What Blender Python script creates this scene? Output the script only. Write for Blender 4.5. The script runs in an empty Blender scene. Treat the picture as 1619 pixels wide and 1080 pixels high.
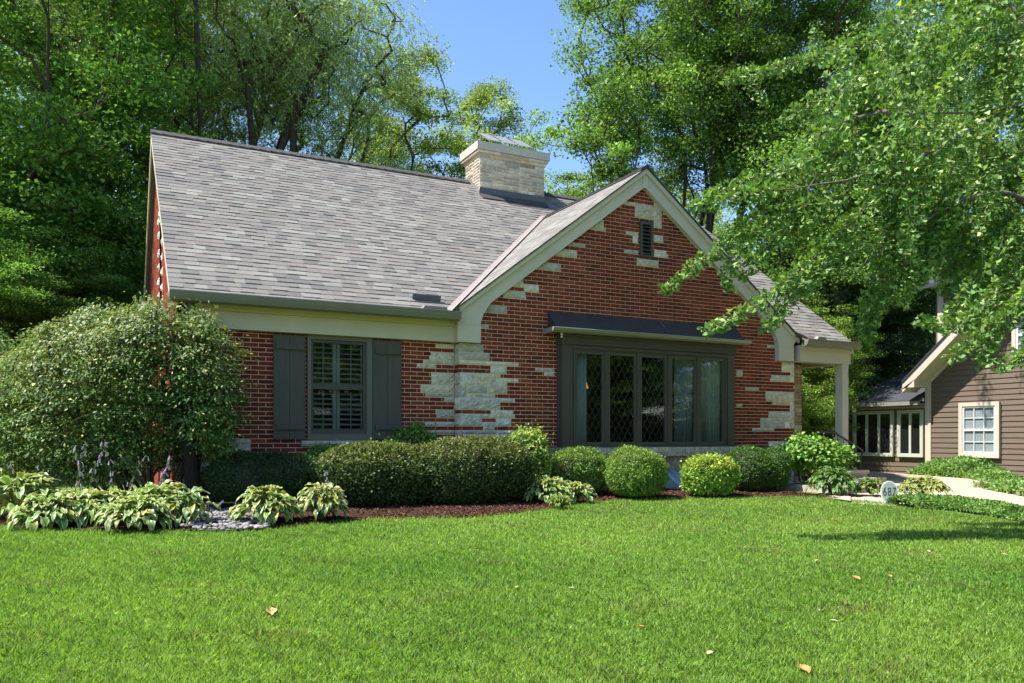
import bpy, math, random
import numpy as np
from mathutils import Vector

# ------------------------------------------------------------------ camera, world, sun, exposure
SC = bpy.context.scene
COL = SC.collection
CX, FPX, HY = 810.0, 1254.75, 690.0          # principal column, focal length and horizon row of the 1619x1080 frame
YAW = math.radians(27.024)
S, K = math.sin(YAW), math.cos(YAW)
CAMH = 1.15
cam_d = bpy.data.cameras.new('camera'); cam = bpy.data.objects.new('camera', cam_d); COL.objects.link(cam)
cam.location = (0, 0, CAMH); cam.rotation_euler = (math.radians(90), 0, -YAW)
cam_d.sensor_width = 36; cam_d.lens = FPX/1619*36; cam_d.shift_y = (HY-540)/1619
cam_d.shift_x = (809.5-CX)/1619; cam_d.clip_start = .05; cam_d.clip_end = 2000
SC.camera = cam

SUN = Vector((-.50, .13, .86)).normalized()      # towards the sun: left, a little behind the house, high
w = bpy.data.worlds.new('World'); SC.world = w; w.use_nodes = True
nt = w.node_tree; bg = nt.nodes['Background']
sky = nt.nodes.new('ShaderNodeTexSky'); sky.sky_type = 'NISHITA'; sky.sun_disc = False
sky.sun_elevation = math.asin(SUN.z); sky.sun_rotation = math.atan2(SUN.x, SUN.y)
sky.air_density = 1.0; sky.dust_density = .3; sky.ozone_density = 3.5
hs = nt.nodes.new('ShaderNodeHueSaturation'); hs.inputs['Saturation'].default_value = 1.06
nt.links.new(sky.outputs[0], hs.inputs['Color']); nt.links.new(hs.outputs[0], bg.inputs[0]); bg.inputs[1].default_value = .13
sl = bpy.data.lights.new('sun', 'SUN'); so = bpy.data.objects.new('sun', sl); COL.objects.link(so)
sl.energy = 5.0; sl.angle = math.radians(.5); sl.color = (1, .95, .87)
so.rotation_euler = SUN.to_track_quat('Z', 'Y').to_euler(); so.location = (-20, 10, 40)
SC.view_settings.view_transform = 'Standard'; SC.view_settings.look = 'None'
SC.view_settings.exposure = 1.1; SC.view_settings.gamma = 1
SC.render.engine = 'CYCLES'
SC.cycles.max_bounces = 8; SC.cycles.diffuse_bounces = 5; SC.cycles.glossy_bounces = 3
SC.cycles.transmission_bounces = 4; SC.cycles.transparent_max_bounces = 8
SC.cycles.caustics_reflective = False; SC.cycles.caustics_refractive = False
SC.cycles.sample_clamp_indirect = 6

RNG = np.random.default_rng(7); random.seed(7)
GZ = .15                                       # level of the planting beds at the house
def gz(X, Y): return GZ - .045*np.clip(9.4-np.asarray(Y, float), 0, 11)      # the lawn falls gently away
def ray(px, py, d):                            # the place seen at column px, row py, d metres deep
    u = (px-CX)/FPX
    return Vector((d*(S+u*K), d*(K-u*S), CAMH+(HY-py)/FPX*d))
def gnd(px, py):                               # the ground place seen there
    z = GZ
    for _ in range(12):
        d = (CAMH-z)*FPX/(py-HY); p = ray(px, py, d); z = float(gz(p.x, p.y))
    p.z = z
    return p

# ------------------------------------------------------------------ materials
def newmat(name):
    m = bpy.data.materials.new(name); m.use_nodes = True
    return m, m.node_tree, m.node_tree.nodes['Principled BSDF']
def N(nt, t, **kw):
    n = nt.nodes.new(t)
    for k, v in kw.items(): setattr(n, k, v)
    return n
def mat(name, color, rough=.6, var=.12, scale=6, bump=.0, bscale=40, metal=0, spec=.5, stretch=None, attr=False):
    """plain surface: colour mottled by noise, optional bump; attr = colour comes from the mesh"""
    m, t, p = newmat(name); L = t.links
    tc = N(t, 'ShaderNodeTexCoord'); mp = N(t, 'ShaderNodeMapping'); L.new(tc.outputs['Object'], mp.inputs[0])
    if stretch: mp.inputs['Scale'].default_value = stretch
    nz = N(t, 'ShaderNodeTexNoise'); nz.inputs['Scale'].default_value = scale; nz.inputs['Detail'].default_value = 6
    nz.inputs['Roughness'].default_value = .65
    L.new(mp.outputs[0], nz.inputs['Vector'])
    mr = N(t, 'ShaderNodeMapRange'); mr.inputs[1].default_value = .25; mr.inputs[2].default_value = .75
    mr.inputs[3].default_value = 1-var; mr.inputs[4].default_value = 1+var; L.new(nz.outputs[0], mr.inputs[0])
    mx = N(t, 'ShaderNodeVectorMath', operation='SCALE'); L.new(mr.outputs[0], mx.inputs['Scale'])
    if attr:
        a = N(t, 'ShaderNodeAttribute'); a.attribute_name = 'Col'; L.new(a.outputs['Color'], mx.inputs[0])
    else:
        mx.inputs[0].default_value = color[:3]
    L.new(mx.outputs[0], p.inputs['Base Color'])
    p.inputs['Roughness'].default_value = rough; p.inputs['Metallic'].default_value = metal
    p.inputs['Specular IOR Level'].default_value = spec
    if bump:
        n2 = N(t, 'ShaderNodeTexNoise'); n2.inputs['Scale'].default_value = bscale; n2.inputs['Detail'].default_value = 5
        L.new(mp.outputs[0], n2.inputs['Vector'])
        b = N(t, 'ShaderNodeBump'); b.inputs['Strength'].default_value = bump; b.inputs['Distance'].default_value = .02
        L.new(n2.outputs[0], b.inputs['Height']); L.new(b.outputs[0], p.inputs['Normal'])
    return m
def leafmat(name, trans=.35, rough=.5, spec=.35, tint=(1.25, 1.2, .45)):
    m, t, p = newmat(name); L = t.links
    a = N(t, 'ShaderNodeAttribute'); a.attribute_name = 'Col'
    L.new(a.outputs['Color'], p.inputs['Base Color'])
    p.inputs['Roughness'].default_value = rough; p.inputs['Specular IOR Level'].default_value = spec
    tr = N(t, 'ShaderNodeBsdfTranslucent'); v = N(t, 'ShaderNodeVectorMath', operation='MULTIPLY')
    v.inputs[1].default_value = tint; L.new(a.outputs['Color'], v.inputs[0]); L.new(v.outputs[0], tr.inputs[0])
    mx = N(t, 'ShaderNodeMixShader'); mx.inputs[0].default_value = trans
    L.new(p.outputs[0], mx.inputs[1]); L.new(tr.outputs[0], mx.inputs[2])
    L.new(mx.outputs[0], t.nodes['Material Output'].inputs[0])
    return m
def glassmat(name, tint=(.62, .66, .66), refl=1.0):
    m, t, p = newmat(name); L = t.links
    g = N(t, 'ShaderNodeBsdfGlossy'); g.inputs['Roughness'].default_value = .015
    tr = N(t, 'ShaderNodeBsdfTransparent'); tr.inputs[0].default_value = (*tint, 1)
    fr = N(t, 'ShaderNodeLayerWeight'); fr.inputs[0].default_value = .5
    pw = N(t, 'ShaderNodeMath', operation='POWER'); pw.inputs[1].default_value = 3.5; L.new(fr.outputs['Facing'], pw.inputs[0])
    ad = N(t, 'ShaderNodeMath', operation='MULTIPLY_ADD'); ad.inputs[1].default_value = .75*refl; ad.inputs[2].default_value = .13*refl
    L.new(pw.outputs[0], ad.inputs[0])
    tc = N(t, 'ShaderNodeTexCoord'); nz = N(t, 'ShaderNodeTexNoise'); nz.inputs['Scale'].default_value = 2.2
    L.new(tc.outputs['Object'], nz.inputs['Vector'])
    b = N(t, 'ShaderNodeBump'); b.inputs['Strength'].default_value = .06; b.inputs['Distance'].default_value = .01
    L.new(nz.outputs[0], b.inputs['Height']); L.new(b.outputs[0], g.inputs['Normal'])
    mx = N(t, 'ShaderNodeMixShader'); L.new(ad.outputs[0], mx.inputs[0])
    L.new(tr.outputs[0], mx.inputs[1]); L.new(g.outputs[0], mx.inputs[2])
    L.new(mx.outputs[0], t.nodes['Material Output'].inputs[0])
    return m

M = {}
M['brick'] = mat('brick_face', None, .85, .28, 22, .35, 120, spec=.2, attr=True)
M['mortar'] = mat('mortar', (.86, .66, .52), .95, .12, 12, .3, 150, spec=.1)
M['stone'] = mat('limestone', None, .9, .32, 11, .55, 60, spec=.2, attr=True)
M['concrete_cap'] = mat('cast_stone', (.56, .49, .40), .9, .12, 10, .25, 90, spec=.2)
M['shingle'] = mat('asphalt_shingle', None, .95, .20, 60, .4, 400, spec=.2, attr=True)
M['ridge'] = mat('ridge_shingle', (.075, .068, .066), .95, .25, 8, .3, 200, spec=.2)
M['trim'] = mat('sage_grey_paint', (.60, .52, .40), .5, .09, 2.2, .05, 60)
M['porchtrim'] = mat('warm_grey_paint', (.56, .50, .41), .5, .05, 3, .05, 60)
M['gutter'] = mat('taupe_gutter', (.20, .185, .155), .4, .08, 4, 0, spec=.5)
M['seamgutter'] = mat('grey_gutter', (.24, .23, .20), .35, .10, 4, 0, spec=.6)
M['darkpaint'] = mat('charcoal_paint', (.078, .063, .049), .5, .16, 3, .06, 90)
M['shutterpaint'] = mat('shutter_paint', (.088, .074, .061), .6, .22, 4, .12, 120, stretch=(6, 6, .6))
M['sash'] = mat('bronze_sash', (.085, .077, .062), .45, .06, 6, 0)
M['windowtrim'] = mat('taupe_window_trim', (.15, .135, .105), .5, .06, 5, 0)
M['metalroof'] = mat('black_sheet_metal', (.050, .042, .038), .55, .35, 3.5, .1, 8, metal=.2)
M['flash'] = mat('dark_flashing', (.10, .10, .12), .5, .15, 6, .1, 30)
M['valley'] = mat('pinkish_valley_metal', (.36, .30, .27), .5, .12, 8, .05, 30)
M['galv'] = mat('galvanised_steel', (.34, .33, .31), .45, .25, 9, .05, 40, metal=.5)
M['iron'] = mat('wrought_iron', (.018, .017, .017), .45, .1, 20, .05, 90)
M['lead'] = mat('lead_came', (.13, .13, .125), .5, .1, 20, 0)
M['glass'] = glassmat('window_glass', (.86, .88, .88))
M['screen'] = glassmat('screened_glass', (.50, .50, .50), .45)
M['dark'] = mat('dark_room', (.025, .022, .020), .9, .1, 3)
M['soffit'] = mat('stained_soffit', (.20, .13, .085), .7, .1, 8, .1, 60)
M['louver'] = mat('interior_shutter_paint', (.55, .62, .56), .5, .05, 8)
M['curtain'] = mat('blue_grey_curtain', (.20, .25, .28), .9, .12, 6, .1, 60)
M['sheer'] = mat('pale_sheer', (.30, .38, .36), .9, .08, 6, .1, 60)
M['concrete'] = mat('porch_concrete', (.44, .38, .32), .9, .10, 5, .2, 120, spec=.2)
M['drive'] = mat('pale_concrete', (.41, .345, .28), .9, .07, 1.3, .15, 160, spec=.2)
M['curb'] = mat('curb_concrete', (.46, .38, .31), .9, .18, 3, .3, 60, spec=.2)
M['mulch'] = mat('dark_mulch', (.052, .027, .018), .95, .5, 30, .9, 50, spec=.1)
M['chips'] = mat('mulch_chip', None, .95, .2, 30, 0, spec=.1, attr=True)
M['pebble'] = mat('grey_pebble', None, .8, .15, 30, .1, 90, attr=True)
M['siding'] = mat('brown_lap_siding', (.135, .098, .070), .6, .08, 2.5, .15, 60, stretch=(1, 1, 6))
M['creamtrim'] = mat('cream_trim', (.56, .47, .39), .55, .05, 3)
M['whitepaint'] = mat('white_paint', (.70, .70, .68), .45, .04, 3)
M['nbroof'] = mat('dark_blue_shingle', (.055, .058, .070), .95, .35, 20, .5, 60, spec=.2, stretch=(1, 1, 5))
M['beigewin'] = mat('greenish_white_trim', (.46, .46, .40), .5, .05, 4)
M['bark'] = mat('bark', (.085, .066, .052), .9, .35, 6, .8, 25, spec=.1, stretch=(3, 3, .7))
M['shadedbark'] = mat('shaded_bark', (.030, .024, .020), .95, .4, 9, .9, 30, spec=.1, stretch=(3, 3, .7))  # bark darkened: shade under the bush put into the colour
M['greybark'] = mat('grey_bark', (.17, .145, .12), .9, .3, 6, .7, 25, spec=.1, stretch=(3, 3, .7))
M['leaf'] = leafmat('tree_leaf', .34, .55, .25, (1.1, 1.15, .5))
M['shineleaf'] = leafmat('glossy_leaf', .30, .5, .3)
M['ginkgoleaf'] = leafmat('ginkgo_leaf', .30, .5, .35, (1.15, 1.15, .5))
M['hosta'] = leafmat('hosta_leaf', .22, .42, .45, (1.1, 1.15, .6))
M['grassblade'] = leafmat('grass_blade', .35, .5, .3, (1.1, 1.2, .5))
M['petal'] = leafmat('lavender_petal', .3, .6, .2, (1, 1, 1))
M['turf'] = mat('turf_soil', (.13, .19, .04), .95, .35, 1.2, .8, 60, spec=.1)
M['pane_backing'] = mat('pale_blind', (.42, .47, .50), .7, .06, 3)
M['signface'] = mat('sign_face', (.36, .40, .37), .5, .05, 9)
M['signrim'] = mat('sign_rim', (.72, .73, .71), .4, .04, 9)
M['black'] = mat('black_paint', (.015, .015, .016), .5, .05, 9)
M['pipe'] = mat('grey_plastic_pipe', (.22, .22, .22), .5, .1, 9)
m_, t_, p_ = newmat('clear_plastic_cover'); p_.inputs['Base Color'].default_value = (.42, .50, .58, 1); p_.inputs['Roughness'].default_value = .12
p_.inputs['Transmission Weight'].default_value = .25; M['plastic'] = m_
m_, t_, p_ = newmat('lit_lamp_shade'); p_.inputs['Base Color'].default_value = (.55, .28, .08, 1); p_.inputs['Emission Color'].default_value = (1, .48, .12, 1)
p_.inputs['Emission Strength'].default_value = .32; M['shade'] = m_
M['amber'] = mat('amber_ceramic', (.40, .15, .05), .3, .1, 9)

# ------------------------------------------------------------------ mesh helpers
def prop(o, label=None, cat=None, group=None, kind=None):
    if label: o['label'] = label
    if cat: o['category'] = cat
    if group: o['group'] = group
    if kind: o['kind'] = kind
    return o
def empty(name, loc, label, cat, group=None):
    o = bpy.data.objects.new(name, None); COL.objects.link(o); o.location = loc; o.empty_display_size = .1
    return prop(o, label, cat, group)
def link(name, me, parent=None):
    o = bpy.data.objects.new(name, me); COL.objects.link(o)
    if parent is not None:
        o.parent = parent
        r = parent; off = Vector((0, 0, 0))
        while r is not None: off += r.location; r = r.parent
        o.location = -off                       # meshes are modelled in world coordinates
    return o
class MB:
    def __init__(s): s.v = []; s.f = []; s.m = []; s.c = []; s.mats = []
    def mi(s, m):
        m = M[m] if isinstance(m, str) else m
        if m not in s.mats: s.mats.append(m)
        return s.mats.index(m)
    def face(s, pts, m, c=(1, 1, 1)):
        b = len(s.v); s.v += [tuple(p) for p in pts]; s.f.append(list(range(b, b+len(pts)))); s.m.append(s.mi(m)); s.c.append(c)
    def hexa(s, a, b, m, c=(1, 1, 1), skip=()):
        """a, b: two opposite quads (4 points each, same winding); makes the closed solid"""
        i = len(s.v); s.v += [tuple(p) for p in a]+[tuple(p) for p in b]; k = s.mi(m)
        fs = [(3, 2, 1, 0), (4, 5, 6, 7), (0, 1, 5, 4), (1, 2, 6, 5), (2, 3, 7, 6), (3, 0, 4, 7)]
        for n, q in enumerate(fs):
            if n in skip: continue
            s.f.append([i+j for j in q]); s.m.append(k); s.c.append(c)
    def box(s, x0, x1, y0, y1, z0, z1, m, c=(1, 1, 1)):
        s.hexa([(x0, y0, z0), (x1, y0, z0), (x1, y1, z0), (x0, y1, z0)], [(x0, y0, z1), (x1, y0, z1), (x1, y1, z1), (x0, y1, z1)], m, c)
    def prism(s, pts, d, m, c=(1, 1, 1)):
        """polygon extruded along d"""
        n = len(pts); i = len(s.v); d = Vector(d)
        s.v += [tuple(p) for p in pts]+[tuple(Vector(p)+d) for p in pts]; k = s.mi(m)
        for f in [list(range(i, i+n))[::-1], list(range(i+n, i+2*n))]+[[i+j, i+(j+1) % n, i+n+(j+1) % n, i+n+j] for j in range(n)]:
            s.f.append(f); s.m.append(k); s.c.append(c)
    def tube(s, pts, r, m, n=6, c=(1, 1, 1), caps=True):
        pts = [Vector(p) for p in pts]; rs = r if isinstance(r, (list, tuple)) else [r]*len(pts); i = len(s.v); k = s.mi(m)
        for j, p in enumerate(pts):
            d = (pts[min(j+1, len(pts)-1)]-pts[max(j-1, 0)]).normalized()
            a = d.orthogonal().normalized() if abs(d.z) > .9 else d.cross(Vector((0, 0, 1))).normalized(); b = d.cross(a)
            for q in range(n):
                t = 2*math.pi*q/n; s.v.append(tuple(p+(a*math.cos(t)+b*math.sin(t))*rs[j]))
        for j in range(len(pts)-1):
            for q in range(n):
                s.f.append([i+j*n+q, i+j*n+(q+1) % n, i+(j+1)*n+(q+1) % n, i+(j+1)*n+q]); s.m.append(k); s.c.append(c)
        if caps:
            s.f.append([i+q for q in range(n)][::-1]); s.f.append([i+(len(pts)-1)*n+q for q in range(n)]); s.m += [k, k]; s.c += [c, c]
    def profile(s, prof, x0, x1, m, c=(1, 1, 1)):
        """(y, z) outline swept along X"""
        s.prism([(x0, y, z) for y, z in prof], (x1-x0, 0, 0), m, c)
    def build(s, name, parent=None, smooth=False):
        me = bpy.data.meshes.new(name); me.from_pydata(s.v, [], s.f)
        for m in s.mats: me.materials.append(m)
        me.polygons.foreach_set('material_index', s.m)
        if smooth: me.polygons.foreach_set('use_smooth', [True]*len(s.f))
        a = me.attributes.new('Col', 'FLOAT_COLOR', 'FACE')
        a.data.foreach_set('color', np.array([(*c[:3], 1) for c in s.c], 'f').ravel())
        me.update(); return link(name, me, parent)
def npmesh(name, V, F, mats, C=None, mi=None, smooth=False):
    """V (n,3), F (m,k) all faces with k corners, C (m,3) colour of each face"""
    me = bpy.data.meshes.new(name); V = np.asarray(V, 'f'); F = np.asarray(F, 'i'); m, k = F.shape
    me.vertices.add(len(V)); me.vertices.foreach_set('co', V.ravel())
    me.loops.add(m*k); me.loops.foreach_set('vertex_index', F.ravel())
    me.polygons.add(m); me.polygons.foreach_set('loop_start', np.arange(0, m*k, k, dtype='i'))
    me.polygons.foreach_set('loop_total', np.full(m, k, 'i'))
    for q in mats: me.materials.append(M[q])
    if mi is not None: me.polygons.foreach_set('material_index', mi.astype('i'))
    if smooth: me.polygons.foreach_set('use_smooth', np.ones(m, bool))
    if C is not None:
        a = me.attributes.new('Col', 'FLOAT_COLOR', 'FACE')
        a.data.foreach_set('color', np.hstack([np.clip(C, 0, 1), np.ones((m, 1))]).astype('f').ravel())
    me.update(calc_edges=True); me.validate(); return me

# ------------------------------------------------------------------ ground
def edge_px(x):     # the lawn's far edge, as a row of the frame at each column
    return np.interp(x, [-900, 0, 150, 320, 400, 470, 600, 680, 740, 800, 860, 905, 930, 980, 1050, 1200, 1290, 1400, 1500, 1619, 1800, 2300],
                     [800, 836, 843, 842, 842, 833, 822, 821, 820, 815, 808, 800, 797, 792, 790, 788, 787, 798, 812, 829, 856, 930])
def to_px(X, Y, Z):
    d = X*S+Y*K; l = X*K-Y*S
    return CX+FPX*l/d, HY-FPX*(Z-CAMH)/d
xs = np.concatenate([[-400, -150, -60, -30], np.arange(-16, 24.1, .8), [30, 60, 150, 400]])
ys = np.concatenate([[-150, -60, -20, -8], np.arange(-4, 24.1, .8), [30, 60, 150, 400]])
XX, YY = np.meshgrid(xs, ys); V = np.stack([XX, YY, gz(XX, YY)], -1).reshape(-1, 3); nx = len(xs)
F = [(j*nx+i, j*nx+i+1, (j+1)*nx+i+1, (j+1)*nx+i) for j in range(len(ys)-1) for i in range(nx-1)]
prop(link('lawn', npmesh('lawn', V, F, ['turf'], smooth=True)), kind='structure')

def strip_sheet(name, m, near, far, z, kind='structure', jitter=0):
    """sheet between two polylines of ground points"""
    mb = MB(); n = len(near)
    for i in range(n-1):
        mb.face([(*near[i], z), (*near[i+1], z), (*far[i+1], z), (*far[i], z)], m)
    return prop(mb.build(name), kind=kind)
pxs = [-260, -100, 0, 150, 260, 320, 400, 470, 600, 680, 740, 800, 860, 905, 930, 980, 1050, 1120, 1200, 1290, 1330]
near = [gnd(x, float(edge_px(x))) for x in pxs]
mb = MB()
for i in range(len(near)-1):        # mounded bed: rises a little behind its edge
    a, b = near[i], near[i+1]
    ya, yb = a.y, b.y
    rows = []
    for t, z in ((0, GZ+.004), (.12, GZ+.035), (.5, GZ+.06), (1, GZ+.05)):
        rows.append(((a.x, ya+(12.4-ya)*t, z), (b.x, yb+(12.4-yb)*t, z)))
    for r in range(3): mb.face([rows[r][0], rows[r][1], rows[r+1][1], rows[r+1][0]], 'mulch')
prop(mb.build('mulch_bed', smooth=False), kind='structure')
# mulch chips, a loose cover
n = 26000
ti = RNG.uniform(0, len(pxs)-1.001, n); i0 = ti.astype(int); fr = ti-i0
NP = np.array([(p.x, p.y) for p in near]); B = NP[i0]*(1-fr[:, None])+NP[i0+1]*fr[:, None]
tt = RNG.uniform(0, 1, n)**1.5; Y = B[:, 1]+(12.2-B[:, 1])*tt
base = np.stack([B[:, 0], Y, GZ+np.interp(tt, [0, .12, .5, 1], [.006, .037, .062, .052])+RNG.uniform(0, .012, n)], 1)
def flat_quads(P, L, W, tilt, rng):
    n = len(P); a = rng.uniform(0, 2*np.pi, n); b = rng.normal(0, tilt, n); c = rng.normal(0, tilt, n)
    d = np.stack([np.cos(a)*np.cos(b), np.sin(a)*np.cos(b), np.sin(b)], 1)
    e = np.stack([-np.sin(a), np.cos(a), np.sin(c)], 1)
    d *= (L/2)[:, None]; e *= (W/2)[:, None]
    V = np.stack([P-d-e, P+d-e, P+d+e, P-d+e], 1).reshape(-1, 3)
    return V, np.arange(4*n).reshape(n, 4)
V, F = flat_quads(base, RNG.uniform(.015, .05, n), RNG.uniform(.006, .016, n), .45, RNG)
cc = np.array([.075, .036, .022])*RNG.lognormal(0, .45, (n, 1))*np.array([1, 1, 1]); pale = RNG.random(n) < .035; cc[pale] = (.22, .14, .08)
prop(link('mulch_chips', npmesh('mulch_chips', V, F, ['chips'], cc)), 'loose reddish brown shredded bark mulch in the beds', 'mulch', kind='stuff')

# gravel patch by the drain pipe
gp = [gnd(x, y) for x, y in ((296, 842), (350, 844), (425, 840), (440, 815), (430, 797), (380, 792), (330, 795), (300, 812))]
mb = MB(); mb.face([(p.x, p.y, GZ+.012) for p in gp[:3]]+[(p.x, p.y, GZ+.055) for p in gp[3:]], M['pebble'], (.12, .11, .10)); prop(mb.build('gravel_bed'), kind='structure')
def icosa():
    import bmesh
    b = bmesh.new(); bmesh.ops.create_icosphere(b, subdivisions=2, radius=1); b.verts.ensure_lookup_table()
    v = np.array([q.co[:] for q in b.verts]); f = np.array([[q.index for q in p.verts] for p in b.faces]); b.free(); return v, f
IV, IF = icosa()
gx = [p.x for p in gp]; gy = [p.y for p in gp]
def inpoly(x, y, px, py):
    c = np.zeros(len(x), bool); j = len(px)-1
    for i in range(len(px)):
        q = ((py[i] > y) != (py[j] > y)) & (x < (px[j]-px[i])*(y-py[i])/(py[j]-py[i]+1e-9)+px[i]); c ^= q; j = i
    return c
n = 3200; X = RNG.uniform(min(gx)-.1, max(gx)+.1, n); Y = RNG.uniform(min(gy)-.1, max(gy), n); k = inpoly(X+RNG.normal(0, .04, n), Y+RNG.normal(0, .03, n), gx, gy); X, Y = X[k], Y[k]; n = len(X)
sz = RNG.uniform(.014, .032, (n, 1, 1))*np.stack([RNG.uniform(.8, 1.3, n), RNG.uniform(.8, 1.2, n), RNG.uniform(.5, .7, n)], 1)[:, None, :]
an = RNG.uniform(0, 6.28, n); VV = IV[None]*sz*(1+.0*IV[None])
xr = VV[..., 0]*np.cos(an)[:, None]-VV[..., 1]*np.sin(an)[:, None]; yr = VV[..., 0]*np.sin(an)[:, None]+VV[..., 1]*np.cos(an)[:, None]
PV = np.stack([xr+X[:, None], yr+Y[:, None], VV[..., 2]+GZ+(.018+.042*np.clip((Y-min(gy))/.55, 0, 1))[:, None]+RNG.uniform(-.006, .012, (n, 1))], -1).reshape(-1, 3)
PF = (IF[None]+(np.arange(n)*len(IV))[:, None, None]).reshape(-1, 3)
pc = np.repeat(np.array([.235, .215, .205])*RNG.lognormal(-.1, .3, (n, 1)), len(IF), 0)
prop(link('pebbles', npmesh('pebbles', PV, PF, ['pebble'], pc, smooth=True)), 'grey rounded drainage pebbles between the hostas', 'gravel', kind='stuff')

# driveway, curb, front walk
NX = 18.35                                      # plane of the neighbour's side wall
def yn_(x): return float(np.interp(x, [1290, 1345, 1400, 1480, 1530, 1619, 1760, 2150, 2600], [800, 797, 801, 803, 810, 820, 842, 905, 985]))
def yf_(x): return float(np.interp(x, [1290, 1345, 1400, 1465, 1530, 1580, 1619, 1700, 1900, 2600], [752, 754, 758, 764, 770, 778, 786, 803, 850, 1010]))
curbline = [gnd(x, yf_(x)) for x in (1345, 1400, 1465, 1530, 1580, 1619, 1700, 1900)]
mb = MB(); cols = [1345, 1400, 1440, 1480, 1530, 1580, 1619, 1700, 1760, 1900, 2100]
for x0, x1 in zip(cols[:-1], cols[1:]):
    q = []
    for x in (x0, x1):
        n_, f_ = gnd(x, yn_(x)), gnd(x, yf_(x)); q.append([n_.lerp(f_, t) for t in (0, .25, .5, .75, 1)])
    for k in range(4): mb.face([(p.x, p.y, float(gz(p.x, p.y))+.012) for p in (q[0][k], q[1][k], q[1][k+1], q[0][k+1])], 'drive')
n0, f0, a0 = gnd(1345, yn_(1345)), gnd(1345, yf_(1345)), gnd(1296, 787); zd = GZ+.012
mb.face([(a0.x, a0.y, zd), (n0.x, n0.y, zd), (f0.x, f0.y, zd), (14, 11.25, zd), (12.5, 11.25, zd)], 'drive')
mb.face([(f0.x, f0.y, zd), (17.6, 24, zd), (14, 24, zd), (14, 11.25, zd)], 'drive')
drv = prop(mb.build('driveway'), kind='structure')
mb = MB(); cl = [Vector((17.6, 24, GZ))]+[Vector((p.x, p.y, float(gz(p.x, p.y)))) for p in curbline]
for a, b in zip(cl[:-1], cl[1:]):
    d = (b-a).normalized(); nrm = Vector((-d.y, d.x, 0));
    if nrm.x < 0: nrm = -nrm
    for (o0, o1, z1) in ((0, .15, .15),):
        mb.hexa([a+nrm*o0, b+nrm*o0, b+nrm*o1, a+nrm*o1], [p+Vector((0, 0, z1)) for p in (a+nrm*(o0+.02), b+nrm*(o0+.02), b+nrm*o1, a+nrm*o1)], 'curb')
prop(mb.build('curb'), kind='structure')

# ------------------------------------------------------------------ walls of brick and stone
HC, BL, JT = .0667, .213, .0112
BRC = [(.215, .035, .019), (.190, .031, .018), (.240, .042, .022), (.160, .028, .018), (.265, .052, .027)]
STC = [(.68, .61, .50), (.62, .56, .46), (.74, .67, .55), (.56, .51, .42), (.68, .58, .44)]
def subtract(iv, ex):
    out = [iv]
    for a, b in ex:
        nw = []
        for p, q in out:
            if b <= p or a >= q: nw.append((p, q)); continue
            if a > p: nw.append((p, a))
            if b < q: nw.append((b, q))
        out = nw
    return out
def brickwork(mb, O, U, Nn, z0, z1, iv, holes, stones, phase=0, zbase=0, gain=1.0):
    """courses of real bricks on a mortar bed; O origin, U along, Nn outwards; iv(z) -> (u0, u1)"""
    O, U, Nn = Vector(O), Vector(U), Vector(Nn); up = Vector((0, 0, 1)); r = random.Random(5)
    P = lambda u, z, n: O+U*u+up*z+Nn*n
    i = math.floor((z0-zbase)/HC)
    while zbase+i*HC < z1:
        a, b = zbase+i*HC, zbase+(i+1)*HC; zm = (a+b)/2
        span = iv(zm); i += 1
        if span is None or span[1]-span[0] < .01: continue
        hs = [(h[0], h[1]) for h in holes if h[2] < zm < h[3]]
        for p, q in subtract(span, hs): mb.face([P(p, a, -.008), P(q, a, -.008), P(q, b, -.008), P(p, b, -.008)], 'mortar')
        ss = hs+[(h[0], h[1]) for h in stones if h[2] < zm < h[3]]
        for p, q in subtract(span, ss):
            k = math.floor((p-phase)/BL-.5*(i % 2))
            while True:
                u0 = phase+(k+.5*(i % 2))*BL; u1 = u0+BL-JT; k += 1
                if u0 > q: break
                u0, u1 = max(u0, p+.001), min(u1, q-.001)
                if u1-u0 < .02: continue
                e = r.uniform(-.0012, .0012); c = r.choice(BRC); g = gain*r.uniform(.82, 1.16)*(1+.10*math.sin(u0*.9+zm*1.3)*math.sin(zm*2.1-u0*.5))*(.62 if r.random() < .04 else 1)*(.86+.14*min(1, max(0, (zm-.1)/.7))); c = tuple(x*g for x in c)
                za, zb = a+JT*.5, b-JT*.5
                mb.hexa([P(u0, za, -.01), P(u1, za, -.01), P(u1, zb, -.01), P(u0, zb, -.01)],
                        [P(u0, za, e), P(u1, za, e), P(u1, zb, e), P(u0, zb, e)], 'brick', c, skip=(0,))
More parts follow.
